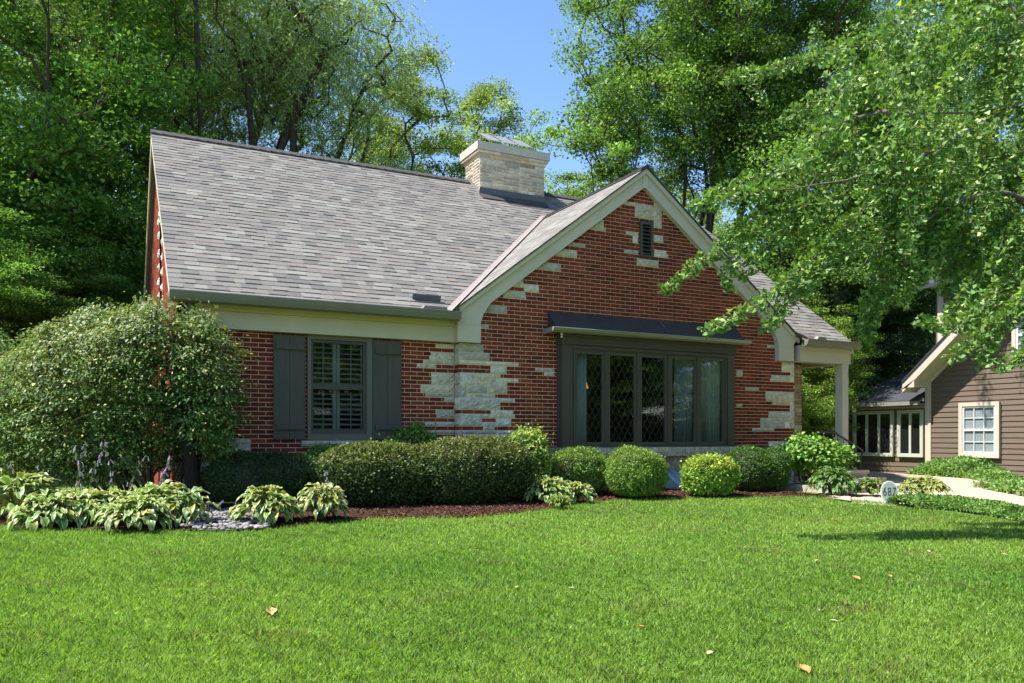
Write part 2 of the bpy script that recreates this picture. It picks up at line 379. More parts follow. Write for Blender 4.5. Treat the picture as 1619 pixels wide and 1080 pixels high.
def stone(mb, O, U, Nn, u0, u1, z0, z1, rough=.015, proud=.019, tone=None, g=.0065):
    """one rock-faced block: grid of displaced points and a rim"""
    O, U, Nn = Vector(O), Vector(U), Vector(Nn); up = Vector((0, 0, 1)); r = random
    u0 += g; u1 -= g; z0 += g; z1 -= g
    if u1-u0 < .015 or z1-z0 < .015: return
    nu = max(2, min(16, int((u1-u0)/.035)+1)); nz = max(2, min(9, int((z1-z0)/.03)+1))
    c = tone or r.choice(STC); w = r.uniform(.76, 1.12); c = tuple(x*w for x in c); base = len(mb.v); k = mb.mi('stone')
    tiltu, tiltz = r.uniform(-.006, .006), r.uniform(-.006, .006)
    for j in range(nz+1):
        for i in range(nu+1):
            edge = i in (0, nu) or j in (0, nz); fu, fz = i/nu, j/nz
            h = .0 if edge else proud+tiltu*(fu-.5)+tiltz*(fz-.5)+r.uniform(-1, 1)*rough
            if (i in (1, nu-1) or j in (1, nz-1)) and not edge: h = h*.75
            ju = 0 if edge else r.uniform(-.2, .2)*(u1-u0)/nu; jz = 0 if edge else r.uniform(-.2, .2)*(z1-z0)/nz
            mb.v.append(tuple(O+U*(u0+(u1-u0)*fu+ju)+up*(z0+(z1-z0)*fz+jz)+Nn*max(h, -.002)))
    for j in range(nz):
        for i in range(nu):
            a = base+j*(nu+1)+i; mb.f.append([a, a+1, a+nu+2, a+nu+1]); mb.m.append(k); q = r.uniform(.93, 1.07); mb.c.append(tuple(x*q for x in c))
    rim = [base+i for i in range(nu+1)]+[base+j*(nu+1)+nu for j in range(1, nz+1)]+[base+nz*(nu+1)+i for i in range(nu-1, -1, -1)]+[base+j*(nu+1) for j in range(nz-1, 0, -1)]
    s0 = len(mb.v)
    for q in rim: mb.v.append(tuple(Vector(mb.v[q])-Nn*.012))
    for a in range(len(rim)):
        b = (a+1) % len(rim); mb.f.append([rim[b], rim[a], s0+a, s0+b]); mb.m.append(k); mb.c.append(tuple(x*.9 for x in c))
def ashlar(mb, O, U, Nn, u0, u1, z0, z1, seed=1, tones=None, hmin=.07, rough=.01, keep=None, g=.005):
    """random ashlar filling a rectangle, on a mortar bed"""
    r = random.Random(seed)
    O_, U_, N_ = Vector(O), Vector(U), Vector(Nn); P = lambda u, z: O_+U_*u+Vector((0, 0, z))-N_*.008
    mb.face([P(u0, z0), P(u1, z0), P(u1, z1), P(u0, z1)], 'mortar')
    def cell(a, b, c, d):
        wd, hg = b-a, d-c
        if hg > .20 or (hg > .13 and r.random() < .5):
            t = c+max(1, round(hg/HC*r.uniform(.3, .7)))*HC
            if t < d-.04 and t > c+.04:
                if wd > .9: s = a+wd*r.uniform(.35, .65); cell(a, s, c, d); cell(s, b, c, d); return
                cell(a, b, c, t); cell(a, b, t, d); return
        if wd > r.uniform(.28, .62): s = a+wd*r.uniform(.35, .65); cell(a, s, c, d); cell(s, b, c, d); return
        if keep and not keep((a+b)/2, (c+d)/2): return
        stone(mb, O, U, Nn, a, b, c, d, rough, tone=r.choice(tones) if tones else None, g=g)
    z = z0
    while z < z1-.02:
        h = min(r.choice([2, 3, 3, 4])*HC, z1-z)
        if z1-z-h < .05: h = z1-z
        cell(u0, u1, z, z+h); z += h

YM, YG = 12.0, 11.8                           # main front wall and gabled front wall
SL, EZ, EY = .75, 3.08, 11.5                  # roof pitch, eave height and eave line
GAX, GAZ, GSL = 8.66, 6.01, .755              # front gable: apex and pitch
GEY = 11.62
RZ = 7.02; RY = EY+(RZ-EZ)/SL                 # main ridge
X0, X1 = .74, 13.86                           # roof ends
WX0, WX1 = .86, 12.475                       # wall corners
def PX(x, y, Y):                              # wall plane measured at Y
    u = (x-CX)/FPX; d = Y/(K-u*S); return (S+u*K)*d, CAMH+(HY-y)/FPX*d
ZB = 2.65-40*HC                               # course lines fall so that one meets the frieze

house = empty('brick_house', (6, 12, GZ), 'red brick house with pale limestone accents, grey shingle roof and a front gable', 'house')

def snap(z): return ZB+round((z-ZB)/HC)*HC
def conv(lst, ox, oy, sc, Y):
    out = []
    for a, b, c, d in lst:
        ym = (c+d)/2
        xa, _ = PX(ox+a/sc, oy+ym/sc, Y); xb, _ = PX(ox+b/sc, oy+ym/sc, Y)
        xm = (a+b)/2; _, zt = PX(ox+xm/sc, oy+c/sc, Y); _, zb = PX(ox+xm/sc, oy+d/sc, Y)
        h = max(1, round((zt-zb)/HC+.2)); z1 = snap(zt); out.append((xa, xb, z1-h*HC, z1))
    return out
main_st = conv([(305, 471, 150, 187), (245, 471, 225, 300), (190, 471, 302, 340), (122, 300, 338, 380), (250, 471, 430, 540), (148, 471, 545, 622), (192, 471, 625, 662), (373, 471, 668, 705), (300, 471, 787, 862), (192, 471, 866, 905), (185, 471, 945, 978)], 640, 520, 6, YM)
main_st = [(a, 5.055 if b > 4.95 else b, c, d) for a, b, c, d in main_st]
main_st += [(WX0-.01, 1.85, snap(.93), snap(1.13)), (WX0-.01, 1.62, snap(1.13), snap(1.2)), (WX0-.01, 1.45, snap(.4), snap(.8)), (1.45, 1.9, snap(.5), snap(.7)), (WX0-.01, 1.4, snap(1.75), snap(1.9)), (WX0-.01, 1.5, snap(2.0), snap(2.15))]
main_st += [(4.45, 5.055, snap(.7), snap(.86)), (4.6, 5.055, snap(.5), snap(.64)), (4.3, 5.055, snap(.16), snap(.44)), (3.2, 4.0, snap(.3), snap(.5))]
gab_st = conv([(515, 748, 145, 218), (520, 805, 225, 298), (520, 1082, 312, 352), (812, 968, 358, 428), (520, 670, 428, 538), (678, 870, 432, 500), (875, 912, 432, 465), (880, 1082, 478, 512), (678, 785, 512, 540), (524, 588, 545, 655), (592, 785, 548, 620), (792, 975, 520, 625), (595, 655, 625, 655), (660, 858, 630, 658), (515, 908, 665, 780), (910, 1030, 672, 705), (815, 1032, 788, 858), (735, 808, 825, 858), (515, 735, 825, 940), (742, 855, 868, 940), (862, 1012, 862, 940), (520, 870, 945, 985), (875, 1085, 945, 985), (520, 800, 990, 1040), (805, 1085, 990, 1040)], 640, 520, 6, YG)
gab_st = [(5.07 if a < 5.12 else a, b, c, d) for a, b, c, d in gab_st]
gab_st += conv([(1010, 1140, 30, 120), (1145, 1330, 75, 145), (890, 1165, 160, 225), (660, 940, 305, 400), (600, 720, 555, 605)], 680, 440, 7.715, YG)
gab_st += conv([(485, 553, 258, 278), (445, 485, 283, 305), (340, 388, 355, 395), (310, 400, 392, 415), (195, 290, 482, 508), (130, 245, 520, 562), (60, 160, 592, 622), (15, 113, 612, 635), (-30, 40, 715, 738),
                (660, 732, 285, 303), (705, 775, 328, 348), (840, 895, 442, 462), (845, 915, 484, 504), (945, 1010, 575, 615), (990, 1045, 635, 655), (1060, 1130, 700, 735), (1150, 1235, 805, 862), (1230, 1330, 925, 965), (1258, 1325, 1035, 1058),
                (540, 698, 285, 362), (653, 698, 362, 400), (505, 572, 418, 440), (540, 572, 440, 482), (653, 705, 440, 482), (495, 572, 520, 542), (655, 722, 520, 540), (655, 733, 541, 562), (562, 680, 570, 597)], 840, 240, 3.375, YG)
gab_st += conv([(180, 278, 362, 395), (300, 409, 515, 598), (212, 372, 625, 688), (375, 409, 600, 690), (-10, 108, 712, 742), (163, 409, 750, 832), (218, 370, 836, 866), (372, 409, 838, 920), (188, 288, 925, 975), (290, 409, 925, 1000), (118, 212, 980, 1060), (215, 285, 977, 1000), (218, 328, 1005, 1058), (332, 372, 1005, 1058), (376, 409, 1005, 1058), (50, 240, 1066, 1090)], 1180, 480, 5.4, YG)
gab_st += conv([(530, 609, 365, 382), (566, 609, 383, 400)], 640, 440, 2.571, YG)+conv([(1262, 1306, 427, 473), (1330, 1412, 548, 572), (1262, 1305, 660, 683), (1370, 1412, 822, 843)], 860, 480, 4.153, YG)
zq = snap(1.02)
low = []; rr = random.Random(3)           # the right corner is all stone low down
z = zq; xs_ = 11.75
while z > .1:
    h = rr.choice([1, 2, 2, 3])*HC; x = xs_+rr.uniform(-.12, .1); xe = WX1
    while x < xe-.05:
        wd = rr.uniform(.16, .42); b = xe if xe-x-wd < .12 else x+wd; low.append((x, b, z-h, z)); x = b
    z -= h; xs_ -= .03
gab_st += low
zz = snap(.79)
under = (6.86, 10.72, 0, zz)                  # limestone panel below the bay
gab_st += [(5.07, 6.85, zz-4*HC, zz-HC)] if False else []
def dedupe(st):
    out = []
    for s in st:
        s = list(s)
        for o in out:
            if s[2] < o[3]-.01 and s[3] > o[2]+.01:
                if s[0] < o[1] and s[0] > o[0]: s[0] = o[1]
                elif s[1] > o[0] and s[1] < o[1]: s[1] = o[0]
                elif s[0] <= o[0] and s[1] >= o[1]: s[1] = s[0]
        if s[1]-s[0] > .04: out.append(tuple(s))
    return out
main_st, gab_st = dedupe(main_st), dedupe(gab_st)

def ghalf(z): return (GAZ-.12-z)/GSL          # half width of the gable at height z
WIN = (2.665, 3.66, 1.09, 2.70)
mb = MB()
brickwork(mb, (0, YM, 0), (1, 0, 0), (0, -1, 0), 0, 2.75, lambda z: (WX0, 5.06), [WIN], main_st, .05, ZB)
for s in main_st: stone(mb, (0, YM, 0), (1, 0, 0), (0, -1, 0), *s)
mb.build('front_wall', house)
mb = MB()
VENT = (8.62, 8.90, 4.42, 5.06)
BAYH = (6.90, 10.66, zz, 2.95)
def giv(z):
    h = ghalf(z); a, b = max(5.06, GAX-h), min(WX1, GAX+h); return (a, b) if b > a else None
vs = [s for s in gab_st]
brickwork(mb, (0, YG, 0), (1, 0, 0), (0, -1, 0), 0, 5.95, giv, [VENT, BAYH, under], vs, .0, ZB)
for s in gab_st:
    stone(mb, (0, YG, 0), (1, 0, 0), (0, -1, 0), *s, rough=.02 if (s[1]-s[0] > .4 and s[3]-s[2] > .15) else .011)
ashlar(mb, (0, YG, 0), (1, 0, 0), (0, -1, 0), under[0], under[1], under[2], under[3]-.001, 4)
# narrow return at the left corner, stones wrap round it
brickwork(mb, (5.06, YM, 0), (0, -1, 0), (-1, 0, 0), 0, 2.75, lambda z: (.0, .2), [], [(-.01, .21, s[2], s[3]) for s in gab_st if s[0] < 5.08], .1, ZB)
for s in gab_st:
    if s[0] < 5.08: stone(mb, (5.06, YM, 0), (0, -1, 0), (-1, 0, 0), 0, .2, s[2], s[3])
# right return and stone wall of the porch
ashlar(mb, (WX1, YG, 0), (0, 1, 0), (1, 0, 0), 0, 1.05, 0, 2.72, 9, [(.55, .48, .36), (.5, .45, .35)])
mb.build('gable_wall', house)
mb = MB()
ashlar(mb, (0, 12.82, 0), (1, 0, 0), (0, -1, 0), WX1, 13.78, 0, 2.75, 12, [(.58, .47, .32), (.54, .46, .34), (.60, .50, .36)])
mb.build('porch_wall', house)
# left gable end with its stone-edged window, right and back walls
LW = (1.2, 3.4)
def liv(z):
    h = (RZ-.2-z)/SL; c = RY-YM; a, b = max(0, c-h), min(9.5, c+h); return (a, b) if b > a else None
mb = MB()
lst = []
for i, z in enumerate(np.arange(3.2, 5.2, .27)): lst += [(3.2-.1*(i % 2), 3.45, snap(z), snap(z)+2*HC), (4.15, 4.4+.1*(i % 2), snap(z), snap(z)+2*HC)]
lst += [(3.2, 4.4, snap(5.1), snap(5.1)+3*HC), (3.1, 4.5, snap(3.05), snap(3.05)+HC)]
lst += [(.0, .3+.15*(i % 3), snap(z), snap(z)+2*HC) for i, z in enumerate(np.arange(.3, 2.6, .33))]
lst = dedupe(lst)
LH = (3.45, 4.15, snap(3.05)+HC, snap(5.1))
brickwork(mb, (WX0, YM, 0), (0, 1, 0), (-1, 0, 0), 0, 6.9, liv, [LH], lst, .1, ZB, 1.15)
for s in lst: stone(mb, (WX0, YM, 0), (0, 1, 0), (-1, 0, 0), *s)
mb.build('side_wall', house)
mb = MB(); mb.box(WX0+.08, WX0+.12, YM+3.4, YM+4.2, LH[2]-.1, LH[3]+.1, 'sash'); wd = mb.build('window', house)
mb = MB(); mb.box(WX0+.05, WX0+.07, YM+3.5, YM+4.1, LH[2]+.06, LH[3]-.06, 'glass'); mb.build('pane', wd)
mb = MB()
bp = [(13.78, 12.82, 0), (13.78, 22, 0), (13.78, 22, EZ), (13.78, RY, RZ-.1), (13.78, 12.82, 3.9)]
mb.prism(bp, (-.2, 0, 0), M['brick'], (.2, .06, .04)); mb.box(WX0, 13.78, 21.6, 21.8, 0, 3.2, 'brick', (.2, .06, .04))
mb.build('rear_wall', house)

# ---- roof
SHC = [(.230, .225, .222), (.208, .202, .20), (.258, .253, .245), (.188, .185, .190), (.285, .285, .272), (.228, .212, .21), (.245, .236, .23), (.175, .173, .182)]
SHW = [5, 4, 4, 3, 2, 4, 4, 2]
def shingles(mb, O, U, Up, Nn, rows, ivs, expo=.142, gain=1.0, seed=1, umin=.13, umax=.30, tk=1.0):
    """laminated shingles: each tab a solid piece with its own colour"""
    O, U, Up, Nn = Vector(O), Vector(U), Vector(Up).normalized(), Vector(Nn).normalized(); r = random.Random(seed)
    P = lambda u, s, n: O+U*u+Up*s+Nn*n
    for i in range(rows):
        s0 = i*expo; s1 = s0+expo
        for a, b in ivs(s0+expo*.5, s0, s1):
            if b-a < .02: continue
            mb.face([P(a, s0-.01, -.02), P(b, s0-.01, -.02), P(b, s1+.01, -.02), P(a, s1+.01, -.02)], 'ridge' if tk == 1 else 'shingle', (.2, .19, .18))
            u = a; thick = r.random() < .5
            lastc = r.choices(SHC, SHW)[0]
            while u < b-.001:
                v = min(b, u+r.uniform(umin, umax)); thick = not thick if r.random() < .8 else thick
                if b-v < .06: v = b
                t = (r.uniform(.011, .015) if thick else r.uniform(.005, .008))*tk
                if r.random() < .93: lastc = r.choices(SHC, SHW)[0]
                g = gain*r.uniform(.92, 1.08); c = (lastc[0]*g*.88, lastc[1]*g*.845, lastc[2]*g*.785)
                mb.hexa([P(u, s0, -.01*tk), P(v, s0, -.01*tk), P(v, s1+.01, -.012*tk), P(u, s1+.01, -.012*tk)],
                        [P(u, s0, t), P(v, s0, t), P(v, s1+.01, .0), P(u, s1+.01, .0)], 'shingle', c, skip=(0, 4))
                u = v
cs = 1/math.hypot(1, SL); up_f = (0, cs, SL*cs)
def main_iv(s, a, b):
    z = EZ+s*SL*cs; g = (GAZ-z)/GSL
    ex = [(GAX-g+.04, GAX+g-.04)] if g > .05 else []
    Yr = EY+s*cs
    if Yr > 16.12: ex.append((7.42, 9.05))
    return subtract((X0, X1), ex)
mb = MB(); rows = int(math.hypot(RY-EY, RZ-EZ)/.142)+1
shingles(mb, (0, EY, EZ), (1, 0, 0), up_f, (0, -SL*cs, cs), rows, main_iv, seed=2)
# rear slope and thickness of the roof deck
mb.face([(X0, RY, RZ), (X1, RY, RZ), (X1, 22.4, RZ-SL*(22.4-RY)), (X0, 22.4, RZ-SL*(22.4-RY))], 'ridge')
roof = mb.build('roof', house)
mb = MB(); g1 = math.hypot(1, GSL)
gl = 3.85; rows = int(gl*g1/.142)+1
def gab_iv(s, a, b):
    z = GAZ-gl*GSL+s*GSL/g1; y1 = max(EY+(z-EZ)/SL+.06, GEY+.1); return [(GEY, y1)]
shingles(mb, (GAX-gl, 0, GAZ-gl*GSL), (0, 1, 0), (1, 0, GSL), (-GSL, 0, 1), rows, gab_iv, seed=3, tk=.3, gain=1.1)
shingles(mb, (GAX+gl, 0, GAZ-gl*GSL), (0, 1, 0), (-1, 0, GSL), (GSL, 0, 1), rows, gab_iv, seed=4)
mb.build('gable_roof', house)
for lo, hi in ((X0, 7.4), (9.09, X1)):
    mb = MB(); u = lo
    while u < hi-.01:
        v = min(u+.2, hi)
        for sg in (-1, 1):
            mb.hexa([(u, RY, RZ+.012), (v, RY, RZ+.012), (v, RY+sg*.15, RZ-.095), (u, RY+sg*.15, RZ-.095)], [(u, RY, RZ+.045), (v+.01, RY, RZ+.032), (v+.01, RY+sg*.15, RZ-.075), (u, RY+sg*.15, RZ-.06)], 'ridge')
        u = v
    mb.build('ridge_cap', house)
mb = MB(); v = GEY
while v < 15.3:
    e = v+.2
    for sg in (-1, 1):
        mb.hexa([(GAX, v, GAZ+.012), (GAX, e, GAZ+.012), (GAX+sg*.14, e, GAZ-.085), (GAX+sg*.14, v, GAZ-.085)], [(GAX, v, GAZ+.045), (GAX, e, GAZ+.030), (GAX+sg*.14, e, GAZ-.068), (GAX+sg*.14, v, GAZ-.055)], 'ridge')
    v = e
mb.build('ridge_cap', house)
# valleys
for sg in (-1, 1):
    mb = MB(); A = Vector((GAX, EY+(GAZ-EZ)/SL, GAZ)); Bv = Vector((GAX+sg*3.88, EY, EZ))
    for a, wid in ((0, 1), (1, 1)):
        if a == 0: off = Vector((sg*.09, 0, 0))           # leaf lying on the main slope
        else: off = Vector((0, -.07, 0))              # leaf lying on the gable slope
        h = Vector((0, 0, .030))
        mb.hexa([A+h, Bv+h, Bv+off+h, A+off+h], [A+h*1.4, Bv+h*1.4, Bv+off+h*1.4, A+off+h*1.4], 'valley')
    mb.build('valley_flashing', house)
# gutter diverters low in the valleys
mb = MB(); z = EZ+.28*SL
mb.hexa([(4.25, EY+.27, z), (4.72, EY+.27, z), (4.72, EY+.30, z+.02), (4.25, EY+.30, z+.02)], [(4.25, EY+.24, z+.09), (4.72, EY+.24, z+.09), (4.72, EY+.27, z+.10), (4.25, EY+.27, z+.10)], 'flash')
mb.build('rain_diverter', house)
for xa, xb in ((4.28, 4.72), (12.72, 13.0)):
    mb = MB(); mb.hexa([(xa, EY-.06, EZ), (xb, EY-.06, EZ), (xb, EY+.04, EZ+.03), (xa, EY+.04, EZ+.03)], [(xa+.06, EY-.05, EZ+.08), (xb-.02, EY-.05, EZ+.08), (xb-.02, EY+.02, EZ+.10), (xa+.06, EY+.02, EZ+.10)], 'gutter')
    mb.build('splash_guard', house)
# gutters
gprof = [(EY-.01, EZ+.015), (EY-.115, EZ+.015), (EY-.12, EZ), (EY-.10, EZ-.05), (EY-.07, EZ-.10), (EY-.02, EZ-.115), (EY+.06, EZ-.115), (EY+.06, EZ-.105), (EY-.01, EZ-.1)]
for xa, xb in ((X0-.01, 4.93), (12.44, 13.97)):
    mb = MB(); mb.profile([(y+.02, z) for y, z in gprof], xa, xb, 'gutter'); mb.box(xa, xb, EY-.106, EY-.094, EZ+.016, EZ+.024, 'valley'); mb.build('gutter', house)  # pale strip on the lip: sun highlight put into the colour
# main frieze, crown and soffit
mb = MB()
mb.box(1.10, 5.02, 11.85, 11.99, 2.674, 2.92, 'trim'); mb.box(1.10, 5.02, 11.82, 11.99, 2.923, 3.02, 'trim')
mb.box(X0+.02, 5.02, 11.55, 12.0, 3.022, 3.045, 'trim'); mb.box(.97, 1.098, 11.83, 11.99, 2.70, 3.02, 'flash')
mb.build('frieze', house)
# gable rake boards with their flared feet
def rake(sg):
    X = lambda x: GAX+sg*(GAX-x)*-1 if sg > 0 else x
    f = lambda x: (2*GAX-x) if sg > 0 else x
    out = [(GAX, 5.96), (4.885, 5.96-(GAX-4.885)*GSL), (4.985, 2.985), (4.985, 2.945), (5.385, 2.945), (5.405, 3.03), (5.44, 3.13), (5.50, 3.23), (5.575, 3.33), (6.157, 3.77), (GAX, 5.66)]
    pts = [(f(x), 0, z) for x, z in out]; return pts, f
for sg in (-1, 1):
    pts, f = rake(sg); mt = 'trim' if sg < 0 else 'porchtrim'
    mb = MB(); mb.prism([(x, 11.695, z) for x, y, z in pts], (0, .10, 0), mt)
    tp = [(GAX, 5.985), (4.86, 5.985-(GAX-4.86)*GSL), (4.86, 5.905-(GAX-4.86)*GSL), (GAX, 5.895)]
    mb.prism([(f(x), 11.645, z) for x, z in tp], (0, .048, 0), mt)
    tp = [(GAX, 6.0), (4.84, 6.0-(GAX-4.84)*GSL), (4.84, 5.99-(GAX-4.84)*GSL), (GAX, 5.987)]
    mb.prism([(f(x), 11.615, z) for x, z in tp], (0, .2, 0), 'ridge')
    xa, xb = sorted((f(4.98), f(5.39))); mb.box(xa, xb, 11.685, 11.796, 2.665, 2.942, mt)
    if sg < 0:
        mb.box(4.98, 5.058, 11.797, 11.99, 2.665, 2.942, mt)
    mb.build('rake_board', house)
mb = MB(); mb.box(GAX-.05, GAX+.05, 11.68, 11.694, 5.64, 5.93, 'trim'); mb.build('king_post', house)
# left and right rake boards of the main roof
for xx, t in ((X0+.005, .03), (X1-.035, .03)):
    mb = MB()
    mb.prism([(xx, EY+.02, EZ-.02), (xx, RY, RZ-.03), (xx, RY, RZ-.2), (xx, EY+.02, EZ-.19)], (t, 0, 0), 'trim')
    mb.prism([(xx, 22.4, RZ-SL*(22.4-RY)-.02), (xx, RY, RZ-.03), (xx, RY, RZ-.2), (xx, 22.4, RZ-SL*(22.4-RY)-.19)], (t, 0, 0), 'trim'); mb.build('rake_board', house)
mb = MB(); mb.face([(X0+.03, EY+.3, EZ+.02), (X0+.03, RY, RZ-.21), (WX0+.02, RY, RZ-.21), (WX0+.02, EY+.3, EZ+.02)], 'flash')
mb.face([(X0+.03, 22.3, RZ-SL*(22.3-RY)-.2), (X0+.03, RY, RZ-.21), (WX0+.02, RY, RZ-.21), (WX0+.02, 22.3, RZ-SL*(22.3-RY)-.2)], 'flash'); mb.build('soffit', house)

# ---- chimney
CXa, CXb, CYa, CYb = 7.42, 9.07, 16.15, 16.95
chim = MB(); tn = [(.60, .49, .38), (.68, .56, .44), (.54, .45, .37), (.72, .60, .48), (.50, .41, .33), (.66, .52, .36)]
ashlar(chim, (0, CYa, 0), (1, 0, 0), (0, -1, 0), CXa, CXb, 6.4, 7.42, 21, tn, rough=.007, g=.009)
ashlar(chim, (CXa, CYb, 0), (0, -1, 0), (-1, 0, 0), 0, .8, 6.4, 7.42, 22, tn, rough=.007)
ashlar(chim, (CXb, CYa, 0), (0, 1, 0), (1, 0, 0), 0, .8, 6.4, 7.42, 23, tn, rough=.007)
chim.box(CXa+.02, CXb-.02, CYb-.02, CYb, 6.4, 7.42, 'stone', tn[0])
r = random.Random(8)
for lev, (e, z0, z1) in enumerate(((.035, 7.42, 7.49), (.075, 7.49, 7.555))):
    chim.box(CXa-e+.01, CXb+e-.01, CYa-e+.01, CYb+e-.01, z0, z1, 'mortar')
    u = CXa-e
    while u < CXb+e-.05:
        v = min(u+r.uniform(.2, .6), CXb+e);
        if CXb+e-v < .1: v = CXb+e
        stone(chim, (0, CYa-e, 0), (1, 0, 0), (0, -1, 0), u, v, z0, z1, .003, .004, r.choice(tn)); u = v
    stone(chim, (CXa-e, CYb+e, 0), (0, -1, 0), (-1, 0, 0), 0, .45, z0, z1, .003, .004, r.choice(tn)); stone(chim, (CXa-e, CYb+e, 0), (0, -1, 0), (-1, 0, 0), .45, .8+2*e, z0, z1, .003, .004, r.choice(tn))
co = chim.build('chimney', house)
mb = MB(); e = .10; mb.box(CXa-e, CXb+e, CYa-e, CYb+e, 7.556, 7.73, 'concrete_cap'); mb.build('chimney_cap', co)
mb = MB(); mb.tube([(7.62, 16.45, 7.73), (7.62, 16.45, 7.79)], [.2, .16], 'concrete_cap', 14); mb.build('flue', co)
mb = MB(); mb.tube([(8.5, 16.55, 7.73), (8.5, 16.55, 7.83)], .16, 'concrete_cap', 14); mb.build('flue', co)
mb = MB()                                      # folded sheet-metal flue hood on little legs
xa, n_ = 7.66, 3
for i in range(n_):
    a = xa+i*.41; b = a+.41; zf, zb = 7.84, 8.23
    mb.hexa([(a, 16.2, zf), (b-.09, 16.2, zf), (b-.06, 16.85, zb), (a+.03, 16.85, zb)], [(a, 16.2, zf+.012), (b-.09, 16.2, zf+.012), (b-.06, 16.85, zb+.012), (a+.03, 16.85, zb+.012)], 'galv')
    mb.hexa([(b-.12, 16.16, zf-.07), (b-.04, 16.16, zf-.07), (b+.01, 16.8, zb-.03), (b-.07, 16.8, zb)], [(b-.12, 16.16, zf-.058), (b-.04, 16.16, zf-.058), (b+.01, 16.8, zb-.018), (b-.07, 16.8, zb+.012)], 'flash')
mb.box(xa+.06, xa+1.2, 16.25, 16.27, 7.77, 7.785, 'galv')
for i in range(4): mb.box(xa+.06+i*.37, xa+.085+i*.37, 16.25, 16.27, 7.73, 7.87, 'galv'); mb.box(xa+.06+i*.37, xa+.085+i*.37, 16.75, 16.77, 7.73, 8.16, 'galv')
mb.build('flue_hood', co)
mb = MB(); zc = EZ+(CYa-EY)*SL
mb.box(CXa-.01, CXb+.02, CYa-.022, CYa-.016, zc-.02, zc+.16, 'flash')
mb.hexa([(CXa-.02, CYa-.22, zc-.135), (CXb+.03, CYa-.22, zc-.135), (CXb+.03, CYa-.02, zc+.02), (CXa-.02, CYa-.02, zc+.02)], [(CXa-.02, CYa-.22, zc-.13), (CXb+.03, CYa-.22, zc-.13), (CXb+.03, CYa-.02, zc+.03), (CXa-.02, CYa-.02, zc+.03)], 'ridge')
mb.prism([(CXa-.022, CYa-.02, zc-.03), (CXa-.022, RY, RZ-.02), (CXa-.022, RY, RZ+.12), (CXa-.022, CYa-.02, zc+.1)], (.006, 0, 0), 'galv')
mb.build('chimney_flashing', co)

# ---- left window with interior shutters
win = MB(); a, b, c, d = WIN
win.box(a, a+.05, YM-.05, YM+.1, c, d, 'windowtrim'); win.box(b-.09, b, YM-.05, YM+.1, c, d, 'windowtrim')
win.box(a+.05, b-.09, YM-.05, YM+.1, d-.09, d, 'windowtrim'); win.box(a+.05, b-.09, YM-.06, YM+.1, c, c+.10, 'windowtrim')
win = win.build('window', house)
mb = MB(); x0, x1, z0, z1 = a+.052, b-.092, c+.102, d-.092; zm = 1.90
for (p, q, r_, s_) in ((x0, x0+.035, z0, z1), (x1-.045, x1, z0, z1), (x0+.035, x1-.045, z1-.045, z1), (x0+.035, x1-.045, z0, z0+.06), (x0+.035, x1-.045, zm-.035, zm+.035)):
    mb.box(p, q, YM-.015, YM+.05, r_, s_, 'darkpaint')
mb.build('sash', win)
mb = MB(); mb.face([(x0+.035, YM+.02, z0+.06), (x1-.045, YM+.02, z0+.06), (x1-.045, YM+.02, zm-.035), (x0+.035, YM+.02, zm-.035)], 'screen'); mb.build('pane', win)
mb = MB(); mb.face([(x0+.035, YM+.02, zm+.035), (x1-.045, YM+.02, zm+.035), (x1-.045, YM+.02, z1-.045), (x0+.035, YM+.02, z1-.045)], 'screen'); mb.build('pane', win)
mb = MB(); xm = (x0+x1)/2-.01
mb.box(xm-.055, xm-.004, YM+.09, YM+.115, z0, z1, 'louver'); mb.box(xm+.004, xm+.055, YM+.09, YM+.115, z0, z1, 'louver')
mb.box(x0, x0+.05, YM+.09, YM+.115, z0, z1, 'louver'); mb.box(x1-.05, x1, YM+.09, YM+.115, z0, z1, 'louver')
for p, q in ((x0+.05, xm-.055), (xm+.055, x1-.05)):
    z = z0+.05
    while z < z1-.03:
        mb.hexa([(p, YM+.08, z), (q, YM+.08, z), (q, YM+.135, z+.022), (p, YM+.135, z+.022)], [(p, YM+.08, z+.007), (q, YM+.08, z+.007), (q, YM+.135, z+.03), (p, YM+.135, z+.03)], 'louver'); z += .078
    mb.box((p+q)/2-.006, (p+q)/2+.006, YM+.062, YM+.074, z0+.03, zm-.06, 'louver'); mb.box((p+q)/2-.006, (p+q)/2+.006, YM+.062, YM+.074, zm+.06, z1-.04, 'louver')
mb.build('plantation_shutter', win)
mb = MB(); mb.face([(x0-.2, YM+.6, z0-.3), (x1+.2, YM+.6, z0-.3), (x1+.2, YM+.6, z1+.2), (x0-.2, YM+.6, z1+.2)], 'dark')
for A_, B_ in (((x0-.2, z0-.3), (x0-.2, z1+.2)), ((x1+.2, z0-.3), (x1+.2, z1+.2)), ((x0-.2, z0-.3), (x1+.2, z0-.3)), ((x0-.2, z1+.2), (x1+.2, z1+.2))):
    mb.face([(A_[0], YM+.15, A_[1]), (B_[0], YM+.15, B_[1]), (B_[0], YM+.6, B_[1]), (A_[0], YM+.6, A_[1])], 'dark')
mb.build('window_reveal', win)
